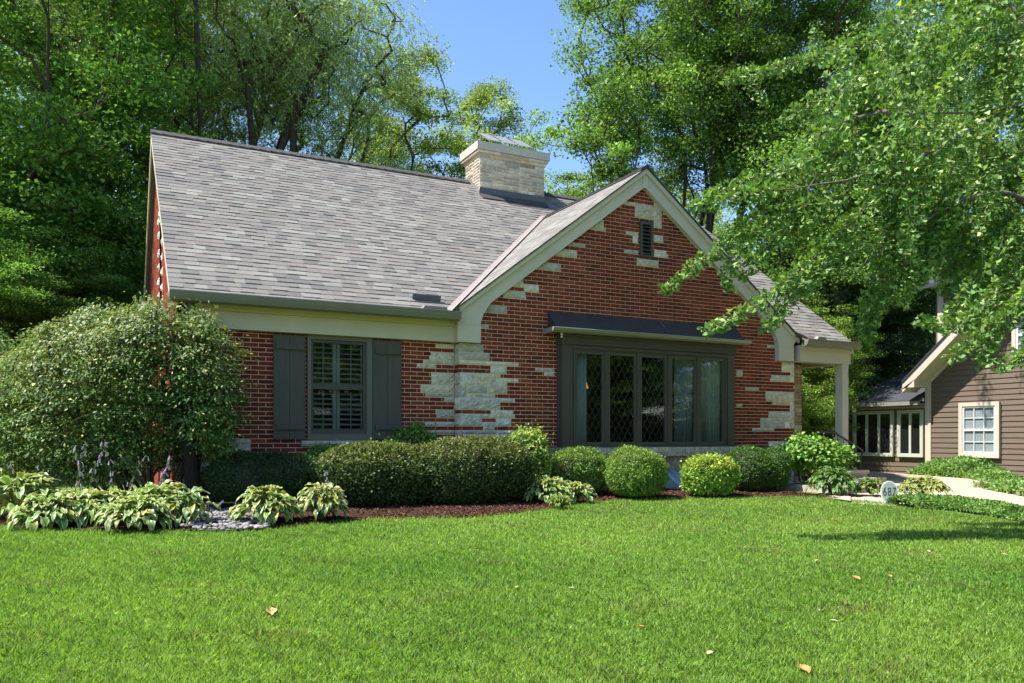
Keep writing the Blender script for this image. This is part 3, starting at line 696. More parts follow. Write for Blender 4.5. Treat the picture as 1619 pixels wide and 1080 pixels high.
def sill(x0, x1, y0, y1, z0, z1, parent, seed):
    r = random.Random(seed); mb = MB(); n = int((x1-x0)/.04); k = mb.mi('stone'); c = (.54, .46, .36)
    rows = [(y1, z1, 0), (y0, z1, .3), (y0-.012, (z0+z1)/2, 1), (y0+.008, z0, .5), (y1, z0, 0)]
    for i in range(n+1):
        for (y, z, j) in rows: mb.v.append((x0+(x1-x0)*i/n, y+r.uniform(-.014, .012)*j, z+r.uniform(-.008, .008)*j))
    for i in range(n):
        for j in range(4):
            a = i*5+j; mb.f.append([a+5, a, a+1, a+6]); mb.m.append(k); q = r.uniform(.9, 1.1); mb.c.append(tuple(v*q for v in c))
    for e in (0, n): mb.f.append([e*5+j for j in (range(5) if e == 0 else range(4, -1, -1))]); mb.m.append(k); mb.c.append(c)
    return mb.build('sill', parent)
sill(2.57, 3.74, 11.915, 12.02, 1.0, 1.085, win, 1)
def shutter(x0, x1):
    s = MB(); xm = (x0+x1)/2; c, d = 1.105, 2.645
    s.box(x0, xm-.002, 11.945, 11.975, c, d, 'shutterpaint'); s.box(xm+.002, x1, 11.945, 11.975, c, d, 'shutterpaint')
    o = s.build('shutter', house)
    for z in (1.255, 2.435):
        m = MB(); m.box(x0+.03, x1-.02, 11.902, 11.944, z, z+.075, 'shutterpaint')
        for q in (.08, .2, .32): m.tube([(x0+q, 11.896, z+.038), (x0+q, 11.903, z+.038)], .007, 'black', 8)
        m.build('batten', o)
    return o
shutter(2.168, 2.627); shutter(3.668, 4.128)

# ---- gable louvre vent
mb = MB(); a, b, c, d = VENT
for (p, q, r_, s_) in ((a, a+.045, c, d), (b-.045, b, c, d), (a+.045, b-.045, d-.045, d), (a+.045, b-.045, c, c+.035)): mb.box(p, q, YG-.03, YG+.08, r_, s_, 'darkpaint')
vt = mb.build('gable_vent', house)
mb = MB(); z = c+.05
while z < d-.08:
    mb.hexa([(a+.045, YG-.02, z), (b-.045, YG-.02, z), (b-.045, YG+.05, z+.05), (a+.045, YG+.05, z+.05)], [(a+.045, YG-.02, z+.012), (b-.045, YG-.02, z+.012), (b-.045, YG+.05, z+.062), (a+.045, YG+.05, z+.062)], 'darkpaint'); z += .07
mb.face([(a, YG+.07, c), (b, YG+.07, c), (b, YG+.07, d), (a, YG+.07, d)], 'black'); mb.build('louvre', vt)

# ---- bay window
BY = 11.6
mb = MB(); BX0, BX1 = 6.87, 10.70
mb.box(BX0, 7.075, BY, 11.79, .957, 2.72, 'darkpaint'); mb.box(10.52, BX1, BY, 11.79, .957, 2.72, 'darkpaint')
mb.box(7.075, 10.52, BY+.01, 11.9, .957, 1.0, 'darkpaint'); mb.box(7.075, 10.52, BY+.01, 11.9, 2.63, 2.72, 'darkpaint')
bay = mb.build('bay_window', house)
mb = MB(); mb.box(BX0-.02, BX1+.02, BY-.02, 11.79, 2.721, 2.76, 'darkpaint'); mb.box(BX0-.01, BX1+.01, BY-.008, 11.79, 2.76, 2.85, 'darkpaint')
mb.box(BX0-.05, BX1+.05, BY-.05, 11.79, 2.85, 2.885, 'darkpaint'); mb.box(7.06, 10.53, BY-.012, BY+.0, 2.655, 2.70, 'darkpaint'); mb.build('header', bay)
mb = MB(); gp_ = [(0, .0), (-.125, .0), (-.13, -.012), (-.10, -.055), (-.06, -.082), (0, -.085)]
mb.prism([(BX0-.28, BY-.08+y, 2.975+z) for y, z in gp_], (BX1-BX0+.52, 0, 0), 'seamgutter')
mb.box(BX0-.28, BX0-.24, BY-.08, 11.79, 2.89, 2.975, 'seamgutter'); mb.box(BX1+.20, BX1+.24, BY-.08, 11.79, 2.89, 2.975, 'seamgutter'); mb.build('gutter', bay)
mb = MB(); xl, xr, ya, yb = BX0-.18, BX1+.16, BY-.10, 11.785
mb.hexa([(xl, ya, 2.978), (xr, ya, 2.978), (xr, yb, 3.25), (xl, yb, 3.25)], [(xl, ya, 2.992), (xr, ya, 2.992), (xr, yb, 3.285), (xl, yb, 3.285)], 'metalroof')
mb.face([(xl+.002, ya, 2.978), (xl+.002, yb, 2.978), (xl+.002, yb, 3.25)], 'metalroof'); mb.face([(xr-.002, ya, 2.978), (xr-.002, yb, 3.25), (xr-.002, yb, 2.978)], 'metalroof')
for q in (9.05,): mb.hexa([(q, ya, 2.993), (q+.012, ya, 2.993), (q+.012, yb, 3.286), (q, yb, 3.286)], [(q, ya, 3.0), (q+.012, ya, 3.0), (q+.012, yb, 3.293), (q, yb, 3.293)], 'flash')
mb.build('metal_roof', bay)
mb = MB(); mb.tube([(BX0-.05, BY-.06, 2.93), (BX0-.05, BY-.06, 2.87), (BX0-.03, BY-.03, 2.83)], .022, 'whitepaint', 8); mb.build('outlet_pipe', bay)
sill(6.72, 10.86, BY-.04, 11.9, .793, .955, bay, 5)
pitch, gw = (10.50-7.09)/5, .0
for i in range(5):
    xa = 7.09+i*pitch; xb = xa+pitch
    mb = MB(); mb.box(xa, xa+.035, BY+.0, BY+.09, 1.002, 2.628, 'darkpaint'); mb.box(xb-.035, xb, BY, BY+.09, 1.002, 2.628, 'darkpaint')
    p, q = xa+.035, xb-.035
    for (u0, u1, v0, v1) in ((p, p+.045, 1.003, 2.627), (q-.045, q, 1.003, 2.627), (p+.045, q-.045, 1.003, 1.05), (p+.045, q-.045, 2.575, 2.627)): mb.box(u0, u1, BY+.02, BY+.07, v0, v1, 'sash')
    cs_ = mb.build('casement', bay)
    p += .045; q -= .045; z0, z1 = 1.05, 2.575
    mb = MB(); mb.face([(p, BY+.04, z0), (q, BY+.04, z0), (q, BY+.04, z1), (p, BY+.04, z1)], 'glass')
    mb.build('casement_glass', bay)
    mb = MB(); dx, dz = .128, .215; wd, hg = q-p, z1-z0     # diamond leading
    for sg in (1, -1):
        k = -30
        while k < 30:
            pts = []
            for t in range(0, 2):
                pass
            # line: x = x0 + sg*(z-z0)*dx/dz
            x_0 = k*dx; zs = []
            lo, hi = (0-x_0)/(sg*dx/dz), (wd-x_0)/(sg*dx/dz)
            lo, hi = min(lo, hi), max(lo, hi); lo, hi = max(lo, 0), min(hi, hg)
            if hi-lo > .02:
                A_ = (p+x_0+sg*lo*dx/dz, z0+lo); B_ = (p+x_0+sg*hi*dx/dz, z0+hi); w_ = .0019
                y_ = BY+.033 if sg > 0 else BY+.0345
                mb.face([(A_[0]-w_, y_, A_[1]), (A_[0]+w_, y_, A_[1]), (B_[0]+w_, y_, B_[1]), (B_[0]-w_, y_, B_[1])], 'lead')
            k += 1
    mb.build('leading', bay)
# room behind the bay
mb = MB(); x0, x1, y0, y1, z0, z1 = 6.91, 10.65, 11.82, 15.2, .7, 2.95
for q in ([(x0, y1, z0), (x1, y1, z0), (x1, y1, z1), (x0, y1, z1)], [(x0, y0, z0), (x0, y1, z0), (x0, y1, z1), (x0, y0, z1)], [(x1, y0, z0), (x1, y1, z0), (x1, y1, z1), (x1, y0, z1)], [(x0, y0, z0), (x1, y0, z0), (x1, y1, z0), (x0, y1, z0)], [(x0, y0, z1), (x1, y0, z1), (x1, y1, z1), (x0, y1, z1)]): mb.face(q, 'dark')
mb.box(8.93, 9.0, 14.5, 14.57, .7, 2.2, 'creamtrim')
mb.build('front_room', house)
def curtain(x0, x1, y, m, lab, folds):
    mb = MB(); n = folds*8; z0, z1 = .95, 2.7
    for i in range(n):
        a, b = i/n, (i+1)/n; f = lambda t: y+.035*math.sin(t*folds*2*math.pi)+.012*math.sin(t*folds*4.7*math.pi)
        xa, xb = x0+(x1-x0)*a, x0+(x1-x0)*b; mb.hexa([(xa, f(a), z0), (xb, f(b), z0), (xb, f(b)+.006, z0), (xa, f(a)+.006, z0)], [(xa, f(a), z1), (xb, f(b), z1), (xb, f(b)+.006, z1), (xa, f(a)+.006, z1)], m)
    return prop(mb.build('curtain', smooth=True), lab, 'curtain')
curtain(7.15, 7.44, 11.76, 'sheer', 'blue grey curtain drawn aside at the left pane of the bay window', 4)
curtain(9.40, 9.80, 11.78, 'curtain', 'dark blue grey curtain behind the fourth pane of the bay window', 5)
curtain(10.0, 10.14, 11.76, 'curtain', 'narrow dark curtain fold behind the rightmost bay window pane', 2)
curtain(10.16, 10.46, 11.78, 'sheer', 'pale flat sheer curtain at the right edge of the bay window', 3)
lamp = empty('table_lamp', (8.0, 13.0, 1.0), 'lit amber lamp with a wide shade behind the left bay window pane', 'lamp')
mb = MB(); mb.tube([(8.0, 13.0, 2.07), (8.0, 13.0, 2.34)], [.24, .16], 'shade', 24, caps=False); mb.build('lamp_shade', lamp)
mb = MB(); mb.tube([(8, 13, 1.0), (8, 13, 1.1), (8, 13, 1.3), (8, 13, 1.5), (8, 13, 1.62), (8, 13, 2.15)], [.1, .07, .11, .09, .02, .015], 'amber', 14); mb.build('lamp_base', lamp)
mb = MB(); mb.box(7.55, 8.5, 12.7, 13.3, .94, .99, 'dark')
for p in ((7.6, 12.75), (8.45, 12.75), (7.6, 13.25), (8.45, 13.25)): mb.box(p[0]-.03, p[0]+.03, p[1]-.03, p[1]+.03, .7, .94, 'dark')
prop(mb.build('side_table'), 'dark wooden table under the amber lamp inside the bay window', 'table')

# ---- porch
PZ = .46
mb = MB(); mb.box(WX1+.004, 13.95, 11.66, 11.90, 2.67, 2.89, 'porchtrim'); mb.box(WX1+.02, 13.99, 11.62, 11.90, 2.892, 3.0, 'porchtrim')
mb.box(13.74, 13.95, 11.902, 12.80, 2.67, 2.88, 'porchtrim'); mb.build('porch_beam', house)
mb = MB(); mb.box(WX1+.01, 13.73, 11.902, 12.80, 2.86, 2.90, 'soffit'); mb.build('porch_ceiling', house)
mb = MB(); mb.prism([(13.80, 11.9, 2.9), (13.80, 12.8, 2.9), (13.80, 12.8, 3.9)], (.04, 0, 0), 'porchtrim'); mb.build('porch_gable', house)
mb = MB(); mb.box(13.715, 13.895, 11.67, 11.85, PZ+.06, 2.668, 'porchtrim'); mb.box(13.70, 13.91, 11.655, 11.865, PZ, PZ+.06, 'porchtrim'); mb.build('porch_column', house)
mb = MB(); mb.box(WX1+.02, 13.95, 11.25, 12.8, 0, PZ, 'concrete'); mb.box(WX1+.0, 13.98, 11.22, 12.8, PZ-.07, PZ-.002, 'concrete'); mb.build('porch_floor', house)
for i in range(1): pass
mb = MB(); mb.box(13.96, 14.28, 11.05, 12.4, 0, .305, 'concrete'); mb.box(12.9, 13.96, 11.0, 11.24, 0, .305, 'concrete'); mb.box(11.25, 13.3, 9.6, 10.99, 0, .262, 'concrete'); mb.build('step', house)
ral = empty('stair_railing', (13.2, 11.1, PZ), 'black wrought iron handrail with scrolls beside the porch steps', 'railing')
RYp = 11.3
mb = MB(); top = [(12.5, RYp, 1.24), (13.02, RYp, 1.24), (13.80, RYp, .90), (13.86, RYp, .86)]
mb.tube(top, .022, 'iron', 8); mb.build('handrail', ral)
mb = MB(); mb.tube([(12.5, RYp, .60), (12.98, RYp, .58), (13.80, RYp, .28)], .012, 'iron', 6); mb.build('lower_rail', ral)
mb = MB(); mb.tube([(13.80, RYp, .12), (13.80, RYp, .62), (13.82, RYp, .72), (13.88, RYp, .82), (13.86, RYp, .88)], .018, 'iron', 8); mb.build('newel_post', ral)
mb = MB(); mb.tube([(12.98, RYp, PZ), (12.98, RYp, 1.24)], .014, 'iron', 6); mb.build('newel_post', ral)
for i, x in enumerate((12.6, 12.72, 12.84, 13.15, 13.32, 13.48, 13.64)):
    zt = 1.24 if x < 13.02 else 1.24-(x-13.02)*.436; zb = .59 if x < 12.98 else .58-(x-12.98)*.366
    mb = MB(); mb.tube([(x, RYp, zb), (x, RYp, zt)], .008, 'iron', 6); mb.build('baluster', ral)
def scroll(x, z, r0, sgn):
    pts = [(x+sgn*r0*(1-t/18)*math.cos(t*.6), RYp, z+r0*(1-t/18)*math.sin(t*.6)) for t in range(16)]
    mb = MB(); mb.tube(pts, .006, 'iron', 6); mb.build('scroll', ral)
scroll(13.39, .92, .055, 1); scroll(13.39, .58, .055, -1); scroll(13.41, .78, .03, -1)

# white corner board and drain pipe at the left corner
dp = MB(); q = gnd(342, 806)
dp.tube([(1.02, 11.86, 3.0), (1.02, 11.86, .55), (1.12, 11.6, .32), (q.x-.02, q.y+.25, GZ+.17), (q.x+.03, q.y, GZ+.11)], .04, 'pipe', 10, caps=False)
prop(dp.build('drain_pipe'), 'grey downspout pipe emptying onto the pebbles by the wall', 'drain pipe')

# window well cover
wc = gnd(1062, 772)
mb = MB(); ya, yb = 11.2, 11.76; n = 7; xa, xb = 9.02, 9.68
mb.box(xa-.02, xb+.02, ya-.04, ya-.01, GZ, GZ+.12, 'concrete')
wl = empty('window_well_cover', (9.35, 11.5, GZ), 'cloudy blue plastic window well cover in the mulch below the bay window', 'window well')
mb2 = mb.build('rim', wl)
mb = MB()
for i in range(n):
    a, b = xa+(xb-xa)*i/n, xa+(xb-xa)*(i+1)/n; h = .035*(i % 2)
    mb.hexa([(a, ya, .26+h), (b, ya, .26+.035-h), (b, yb, .56-h*.5), (a, yb, .56)], [(a, ya, .27+h), (b, ya, .27+.035-h), (b, yb, .57-h*.5), (a, yb, .57)], 'plastic')
mb.prism([(xa, ya, GZ), (xa, ya, .27), (xa, yb, .56), (xa, yb, GZ)], (.006, 0, 0), 'plastic'); mb.prism([(xb-.006, ya, GZ), (xb-.006, ya, .27), (xb-.006, yb, .56), (xb-.006, yb, GZ)], (.006, 0, 0), 'plastic')
mb.build('clear_lid', wl)
# address sign
sp = gnd(1406, 798); sg_ = empty('address_sign', sp, 'oval grey house number sign reading 687 on a short post at the lawn edge', 'sign')
fwd = Vector((-S-.25, -K, 0)).normalized(); rt = Vector((-fwd.y, fwd.x, 0)); up = Vector((0, 0, 1)); cz = Vector((sp.x, sp.y, CAMH-(778-HY)/FPX*(sp.x*S+sp.y*K)))
def oval(rx, rz, y0, y1, m, name):
    mb = MB(); mb.prism([cz+rt*(rx*math.cos(t))+up*(rz*math.sin(t))+fwd*y0 for t in np.linspace(0, 2*math.pi, 41)[:-1]], fwd*(y1-y0), m); return mb.build(name, sg_)
dsg = sp.x*S+sp.y*K; rx, rz = 12.8/FPX*dsg, 17.6/FPX*dsg
oval(rx, rz, -.012, .006, 'signrim', 'rim'); oval(rx*.88, rz*.9, .0065, .009, 'signface', 'sign_plate')
mb = MB(); mb.box(sp.x-.014, sp.x+.014, sp.y-.0+.02, sp.y+.045, sp.z-.05, cz.z-.05, 'black'); mb.build('post', sg_)
cu = bpy.data.curves.new('numerals', 'FONT'); cu.body = '687'; cu.align_x = 'CENTER'; cu.align_y = 'CENTER'; cu.size = rz*.98; cu.extrude = .001; cu.offset = -.0015; cu.space_character = 1.1
tmp = bpy.data.objects.new('numerals', cu); COL.objects.link(tmp)
me = bpy.data.meshes.new_from_object(tmp.evaluated_get(bpy.context.evaluated_depsgraph_get())); bpy.data.objects.remove(tmp)
me.materials.clear(); me.materials.append(M['black']); nu = link('numerals', me)
nu.parent = sg_; nu.rotation_euler = (math.pi/2, 0, math.atan2(rt.y, rt.x)); nu.scale = (.72, 1.12, 1); nu.location = (cz-sp)+fwd*.0105

# ------------------------------------------------------------------ neighbour's house (its wall runs away along Y at X = NX)
NS = NX/20.5
nb = empty('siding_house', (NX+3, 12, GZ), 'brown lap sided neighbouring house with cream trim at the right edge', 'house')
def Yz(Y, z): return Y*NS, CAMH+(z-CAMH)*NS
def lap(mb, X, Y0, Y1, z0, z1, m='siding', e=.125, f=None):
    """courses of lap siding on a wall facing -X; f(z) gives the (Y0, Y1) of a course"""
    z = z0
    while z < z1:
        t = min(z+e, z1); a, b = f((z+t)/2) if f else (Y0, Y1)
        if b > a: mb.hexa([(X-.022, a, z), (X-.022, b, z), (X+.02, b, z), (X+.02, a, z)], [(X-.004, a, t), (X-.004, b, t), (X+.02, b, t), (X+.02, a, t)], m)
        z = t
cY = 14.57*NS; eZ = 2.40; rs = .886
wt = [(13.57*NS, CAMH+.89*NS), (12.48*NS, CAMH-.55*NS)]
mb = MB()
lap(mb, NX, 0, 0, 0, 7.5, f=lambda z: (4.5, cY) if z < eZ else (4.5, cY-(z-eZ)/rs))
mb.build('gable_wall', nb)
mb = MB(); lap(mb, NX+.5, 8, cY+.02, eZ-.3, 4.9); mb.box(NX+.5, NX+6, cY+.02, cY+.1, 2.2, 4.9, 'siding'); mb.hexa([(NX+.1, 4, 4.9), (NX+.1, cY+.4, 4.9), (NX+4, cY+.4, 6.4), (NX+4, 4, 6.4)], [(NX+.1, 4, 5.0), (NX+.1, cY+.4, 5.0), (NX+4, cY+.4, 6.5), (NX+4, 4, 6.5)], 'nbroof'); mb.build('upper_wall', nb)
mb = MB(); mb.box(NX+.46, NX+.5, cY-.12, cY+.03, 2.4, 4.9, 'creamtrim'); mb.build('corner_board', nb)
mb = MB(); mb.box(NX-.035, NX+.03, cY-.13, cY+.02, 0, eZ+.12, 'creamtrim'); mb.build('corner_board', nb)
mb = MB(); oh = .55                             # rake with soffit, overhanging towards us
def rk(Y): return eZ+.10+(cY-Y)*rs
y0, y1 = cY+.28, 3.6
mb.prism([(NX-oh, y0, rk(y0)), (NX-oh, y1, rk(y1)), (NX-oh, y1, rk(y1)+.24), (NX-oh, y0, rk(y0)+.24)], (.03, 0, 0), 'creamtrim')
mb.prism([(NX-oh+.031, y0, rk(y0)+.01), (NX-oh+.031, y1, rk(y1)+.01), (NX-oh+.031, y1, rk(y1)+.04), (NX-oh+.031, y0, rk(y0)+.04)], (oh-.035, 0, 0), 'creamtrim')
mb.prism([(NX-.03, cY, rk(cY)-.12), (NX-.03, y1, rk(y1)-.12), (NX-.03, y1, rk(y1)+.0), (NX-.03, cY, rk(cY)+.0)], (.025, 0, 0), 'creamtrim')
mb.prism([(NX-oh, cY-.05, eZ-.03), (NX-oh, cY+.29, eZ-.03), (NX-oh, cY+.29, rk(cY+.29)+.1), (NX-oh, cY-.05, rk(cY+.05)+.1)], (oh, 0, 0), 'creamtrim'); mb.build('rake_soffit', nb)
mb = MB(); mb.prism([(NX-oh-.03, y0, rk(y0)+.245), (NX-oh-.03, y1, rk(y1)+.245), (NX-oh-.03, y1, rk(y1)+.29), (NX-oh-.03, y0, rk(y0)+.29)], (5, 0, 0), 'nbroof'); mb.build('roof', nb)
def nwin(Y0, Y1, z0, z1, X, kind):
    mb = MB(); t = .09 if kind == 'dh' else .06; m = 'creamtrim' if kind == 'dh' else 'beigewin'
    for (a, b, c, d) in ((Y0, Y0+t, z0, z1), (Y1-t, Y1, z0, z1), (Y0+t, Y1-t, z1-t, z1), (Y0+t, Y1-t, z0, z0+t)): mb.box(X-.05, X+.02, a, b, c, d, m)
    o = mb.build('window', nb); a, b, c, d = Y0+t, Y1-t, z0+t, z1-t; zm = (c+d)/2
    mb = MB()
    if kind == 'dh':
        for (p, q, r_, s_) in ((a, a+.04, c, d), (b-.04, b, c, d), (a+.04, b-.04, d-.04, d), (a+.04, b-.04, c, c+.05), (a+.04, b-.04, zm-.025, zm+.025)): mb.box(X-.03, X+.0, p, q, r_, s_, 'whitepaint')
        for i in (1, 2): y = a+.04+(b-a-.08)*i/3; mb.box(X-.022, X-.006, y-.008, y+.008, c+.05, d-.04, 'whitepaint')
        for z in ((c+zm)/2, (d+zm)/2): mb.box(X-.0215, X-.0065, a+.04, b-.04, z-.008, z+.008, 'whitepaint')
    else:
        n = kind
        for i in range(n+1): y = a+(b-a)*i/n; mb.box(X-.04, X, y-.03, y+.03, c, d, 'beigewin')
        mb.box(X-.036, X, a, b, c, c+.03, 'beigewin'); mb.box(X-.036, X, a, b, d-.03, d, 'beigewin')
    mb.build('sash', o)
    mb = MB(); mb.face([(X-.012, b, c), (X-.012, a, c), (X-.012, a, d), (X-.012, b, d)], 'glass'); mb.build('pane', o)
    mb = MB(); mb.face([(X+.006, a, c), (X+.006, b, c), (X+.006, b, d), (X+.006, a, d)], 'pane_backing' if kind == 'dh' else 'black'); mb.build('pane_backing', o)  # pale blind, but a plain black sheet behind the sunroom panes
nwin(12.48*NS, 13.57*NS, CAMH-.56*NS, CAMH+.9*NS, NX-.045, 'dh')
nwin(11.1*NS, 12.16*NS, CAMH+2.0*NS, CAMH+3.1*NS, NX-.045, 'dh')
# sun room wing
SX = NX+.05; y1 = cY+.02; y2 = 17.3*NS
mb = MB(); lap(mb, SX, y1, y2, 0, CAMH+1.0*NS); mb.box(SX+.02, SX+5, y2-.1, y2, 0, 2.0, 'siding'); mb.build('sunroom_wall', nb)
mb = MB(); mb.box(SX-.05, SX+.0, y1, y2, CAMH+.80*NS, CAMH+.86*NS, 'creamtrim'); mb.box(SX-.3, SX, y1, y2+.2, CAMH+.87*NS, CAMH+.93*NS, 'gutter'); mb.box(SX-.38, SX-.28, y1, y2+.2, CAMH+.88*NS, CAMH+.99*NS, 'seamgutter'); mb.build('fascia', nb)
nwin(15.62*NS, 17.02*NS, CAMH-.59*NS, CAMH+.76*NS, SX-.045, 3); nwin(14.66*NS, 15.48*NS, CAMH-.59*NS, CAMH+.76*NS, SX-.045, 2)
mb = MB(); zr = CAMH+1.0*NS
mb.hexa([(SX-.36, y1, zr-.02), (SX-.36, y2+.25, zr-.02), (SX+2.2, y2-.6, zr+1.05), (SX+2.2, y1, zr+1.05)], [(SX-.36, y1, zr+.02), (SX-.36, y2+.25, zr+.02), (SX+2.2, y2-.6, zr+1.09), (SX+2.2, y1, zr+1.09)], 'nbroof'); mb.build('sunroom_roof', nb)
# ------------------------------------------------------------------ vegetation helpers
def nrm(a): return a/np.maximum(np.linalg.norm(a, axis=-1, keepdims=True), 1e-9)
def leaf_geo(P, D, Nn, L, W, tw=.45, fold=.18, tip=1.0):
    """one folded kite per leaf: base, side, tip, side"""
    D = nrm(D); Sd = nrm(np.cross(D, Nn)); Nn = np.cross(Sd, D)
    L = np.broadcast_to(L, len(P))[:, None]; W = np.broadcast_to(W, len(P))[:, None]
    V = np.stack([P, P+D*tw*L-Sd*W/2+Nn*W*fold, P+D*L*tip, P+D*tw*L+Sd*W/2+Nn*W*fold], 1)
    return V.reshape(-1, 3), np.arange(4*len(P)).reshape(-1, 4)
def shades(n, c1, c2, var=.25, rng=RNG, extra=None, pe=0):
    t = rng.random((n, 1))**1.3; c = np.array(c1)*(1-t)+np.array(c2)*t
    c = c*rng.lognormal(0, var, (n, 1))
    if extra is not None: k = rng.random(n) < pe; c[k] = np.array(extra)*rng.lognormal(0, .15, (k.sum(), 1))
    return np.clip(c*np.array([2.6, 2.25, 2.2]), .002, .8)
def noise3(P, f, seed):
    r = np.random.default_rng(seed); s = 0
    for i in range(6):
        k = r.normal(0, 1, 3)*f*(1+.5*i); s = s+np.sin(P@k+r.uniform(0, 6.28))/(1+.3*i)
    return s/3
def tubes_np(P0, P1, R0, R1, n=5):
    """many separate tapered sticks in one array"""
    d = nrm(P1-P0); ref = np.where(np.abs(d[:, 2:3]) > .9, np.array([[1., 0, 0]]), np.array([[0., 0, 1]]))
    a = nrm(np.cross(d, ref)); b = np.cross(d, a); m = len(P0); t = np.arange(n)*2*np.pi/n
    ring = a[:, None]*np.cos(t)[None, :, None]+b[:, None]*np.sin(t)[None, :, None]
    e = (P1-P0)*.03
    V = np.concatenate([(P0-e)[:, None]+ring*R0[:, None, None], (P1+e)[:, None]+ring*R1[:, None, None]], 1).reshape(-1, 3)
    q = np.arange(n); base = (np.arange(m)*2*n)[:, None]
    F = np.stack([base+q, base+(q+1) % n, base+n+(q+1) % n, base+n+q], -1).reshape(-1, 4)
    return V, F
def skeleton(trunks, targets, rng, step=.55, r0=.011, pw=.46, lift=.25):
    """grow limbs from the given trunks to every target; returns sticks"""
    pos, par = [], []
    for t in trunks:
        t = [np.array(p, float) for p in t]; prev = -1
        if pos:                                    # a further stem starts at the nearest node
            prev = int(np.argmin([np.linalg.norm(p-t[0]) for p in pos]))
        for a, b in zip(t[:-1], t[1:]):
            n = max(1, int(np.linalg.norm(b-a)/step))
            for i in range(n):
                if prev == -1 or i > 0 or True:
                    pos.append(a+(b-a)*(i+1)/n if prev != -1 else a); par.append(prev); prev = len(pos)-1
    root = pos[0]
    buf = np.zeros((len(pos)+len(targets)*24, 3)); cnt = len(pos); buf[:cnt] = pos; leafn = []
    order = np.argsort([np.min(np.linalg.norm(buf[:cnt]-t, axis=1)) for t in targets])
    for o in order:
        t = targets[o]; d = buf[:cnt]-t; dist = np.linalg.norm(d, axis=1); hd = np.hypot(d[:, 0], d[:, 1])
        cost = dist+1.1*np.maximum(0, d[:, 2]+.35*hd)
        j = int(np.argmin(cost)); a = buf[j].copy(); n = min(20, max(1, int(dist[j]/step))); prev = j
        pd = nrm((a-buf[par[j]])[None])[0] if par[j] >= 0 else np.array([0, 0, 1.])
        ctrl = a+pd*dist[j]*.35+np.array([0, 0, lift*dist[j]*.4])
        for i in range(1, n+1):
            s = i/n; p = a*(1-s)**2+2*ctrl*s*(1-s)+t*s*s+(rng.normal(0, .03, 3) if i < n else 0)
            if cnt >= len(buf): break
            buf[cnt] = p; par.append(prev); prev = cnt; cnt += 1
        leafn.append(prev)
    w = np.zeros(cnt)
    for l in leafn: w[l] += 1
    par = np.array(par[:cnt])
    for i in range(cnt-1, -1, -1):
        if par[i] >= 0 and par[i] < i: w[par[i]] += w[i]
    R = r0*np.maximum(w, 1)**pw
    k = np.where(par >= 0)[0]
    Rp = R[par[k]]; Rp = np.minimum(Rp, R[k]*1.35)
    Rp = np.where(par[k] == 0, R[k], Rp)
    return buf[par[k]], buf[k], Rp, R[k]
def sample_blobs(blobs, n, rng, shell=.4, holes=0, hf=.5, seed=0):
    out = []; w = np.array([b[3]*b[4]*b[5] for b in blobs])**.8; w = w/w.sum()
    while len(out) < n:
        b = blobs[rng.choice(len(blobs), p=w)]; d = nrm(rng.normal(0, 1, (1, 3)))[0]; r = rng.random()**shell
        p = np.array(b[:3])+d*r*np.array(b[3:6])
        if p[2] < .3: continue
        if holes and noise3(p[None], hf, seed)[0] < holes-.6: continue
        out.append(p)
    return np.array(out)
TREE_CACHE = {}
def tree_meshes(key, trunks, blobs, ncl, per, spread, L, W, c1, c2, seed, leaf='leaf', bark='bark', shell=.45, holes=0, hf=.5,
                droop=(0, 0, -.1), upn=.7, lift=.25, r0=.011, tw=.45, var=.25, extra=None, pe=0, pw=.46, spray=0):
    rng = np.random.default_rng(seed)
    T = sample_blobs(blobs, ncl, rng, shell, holes, hf, seed)
    P0, P1, R0, R1 = skeleton(trunks, T, rng, r0=r0, lift=lift, pw=pw)
    V, F = tubes_np(P0, P1, R0, R1, 6)
    trunk = npmesh(key+'_trunk', V, F, [bark], smooth=True)
    n = ncl*per; ci = np.repeat(np.arange(ncl), per); sp = np.array(spread)*rng.lognormal(0, .2, (ncl, 1))[ci]
    P = T[ci]+nrm(rng.normal(0, 1, (n, 3)))*(rng.random((n, 1))**.45)*1.9*sp
    if spray:                                       # fine leaflets strung along arching sprays
        m = n//spray; c0 = np.repeat(np.arange(ncl), max(1, per//spray))[:m]; m = len(c0)
        A = T[c0]+rng.normal(0, 1, (m, 3))*np.array(spread)*rng.lognormal(0, .2, (m, 1)); dr = nrm(rng.normal(0, 1, (m, 3))*[1, 1, .35]+np.array(droop))
        s = np.linspace(0, 1, spray); ln = rng.uniform(.22, .45, (m, 1, 1))
        P = A[:, None]+dr[:, None]*s[None, :, None]*ln; P[..., 2] -= (s**2*.12)[None]
        P = P.reshape(-1, 3); n = len(P); D = np.repeat(dr, spray, 0)+rng.normal(0, .55, (n, 3)); cc_i = np.repeat(np.arange(m), spray)
    else:
        D = rng.normal(0, 1, (n, 3))*[1, 1, .5]+np.array(droop); cc_i = ci
    Nn = rng.normal(0, .55, (n, 3)); Nn[:, 2] += upn
    V, F = leaf_geo(P, D, Nn, L*rng.uniform(.7, 1.25, n), W*rng.uniform(.7, 1.25, n), tw)
    col = shades(n, c1, c2, var, rng, extra, pe)
    cl = rng.lognormal(0, .22, (cc_i.max()+1, 1))[cc_i]
    crown = npmesh(key+'_crown', V, F, [leaf], col*cl)
    return trunk, crown
def place_tree(name, meshes, loc, label, rot=0, scale=1, group=None, cat='tree', names=('trunk', 'crown')):
    e = empty(name, loc, label, cat, group); e.rotation_euler = (0, 0, rot)
    e.scale = (scale, scale, scale) if not isinstance(scale, tuple) else scale
    for nm, me in zip(names, meshes):
        o = bpy.data.objects.new(nm, me); COL.objects.link(o); o.parent = e
    return e
def spot(px, depth): p = ray(px, HY, depth); return (p.x, p.y, GZ-.05)

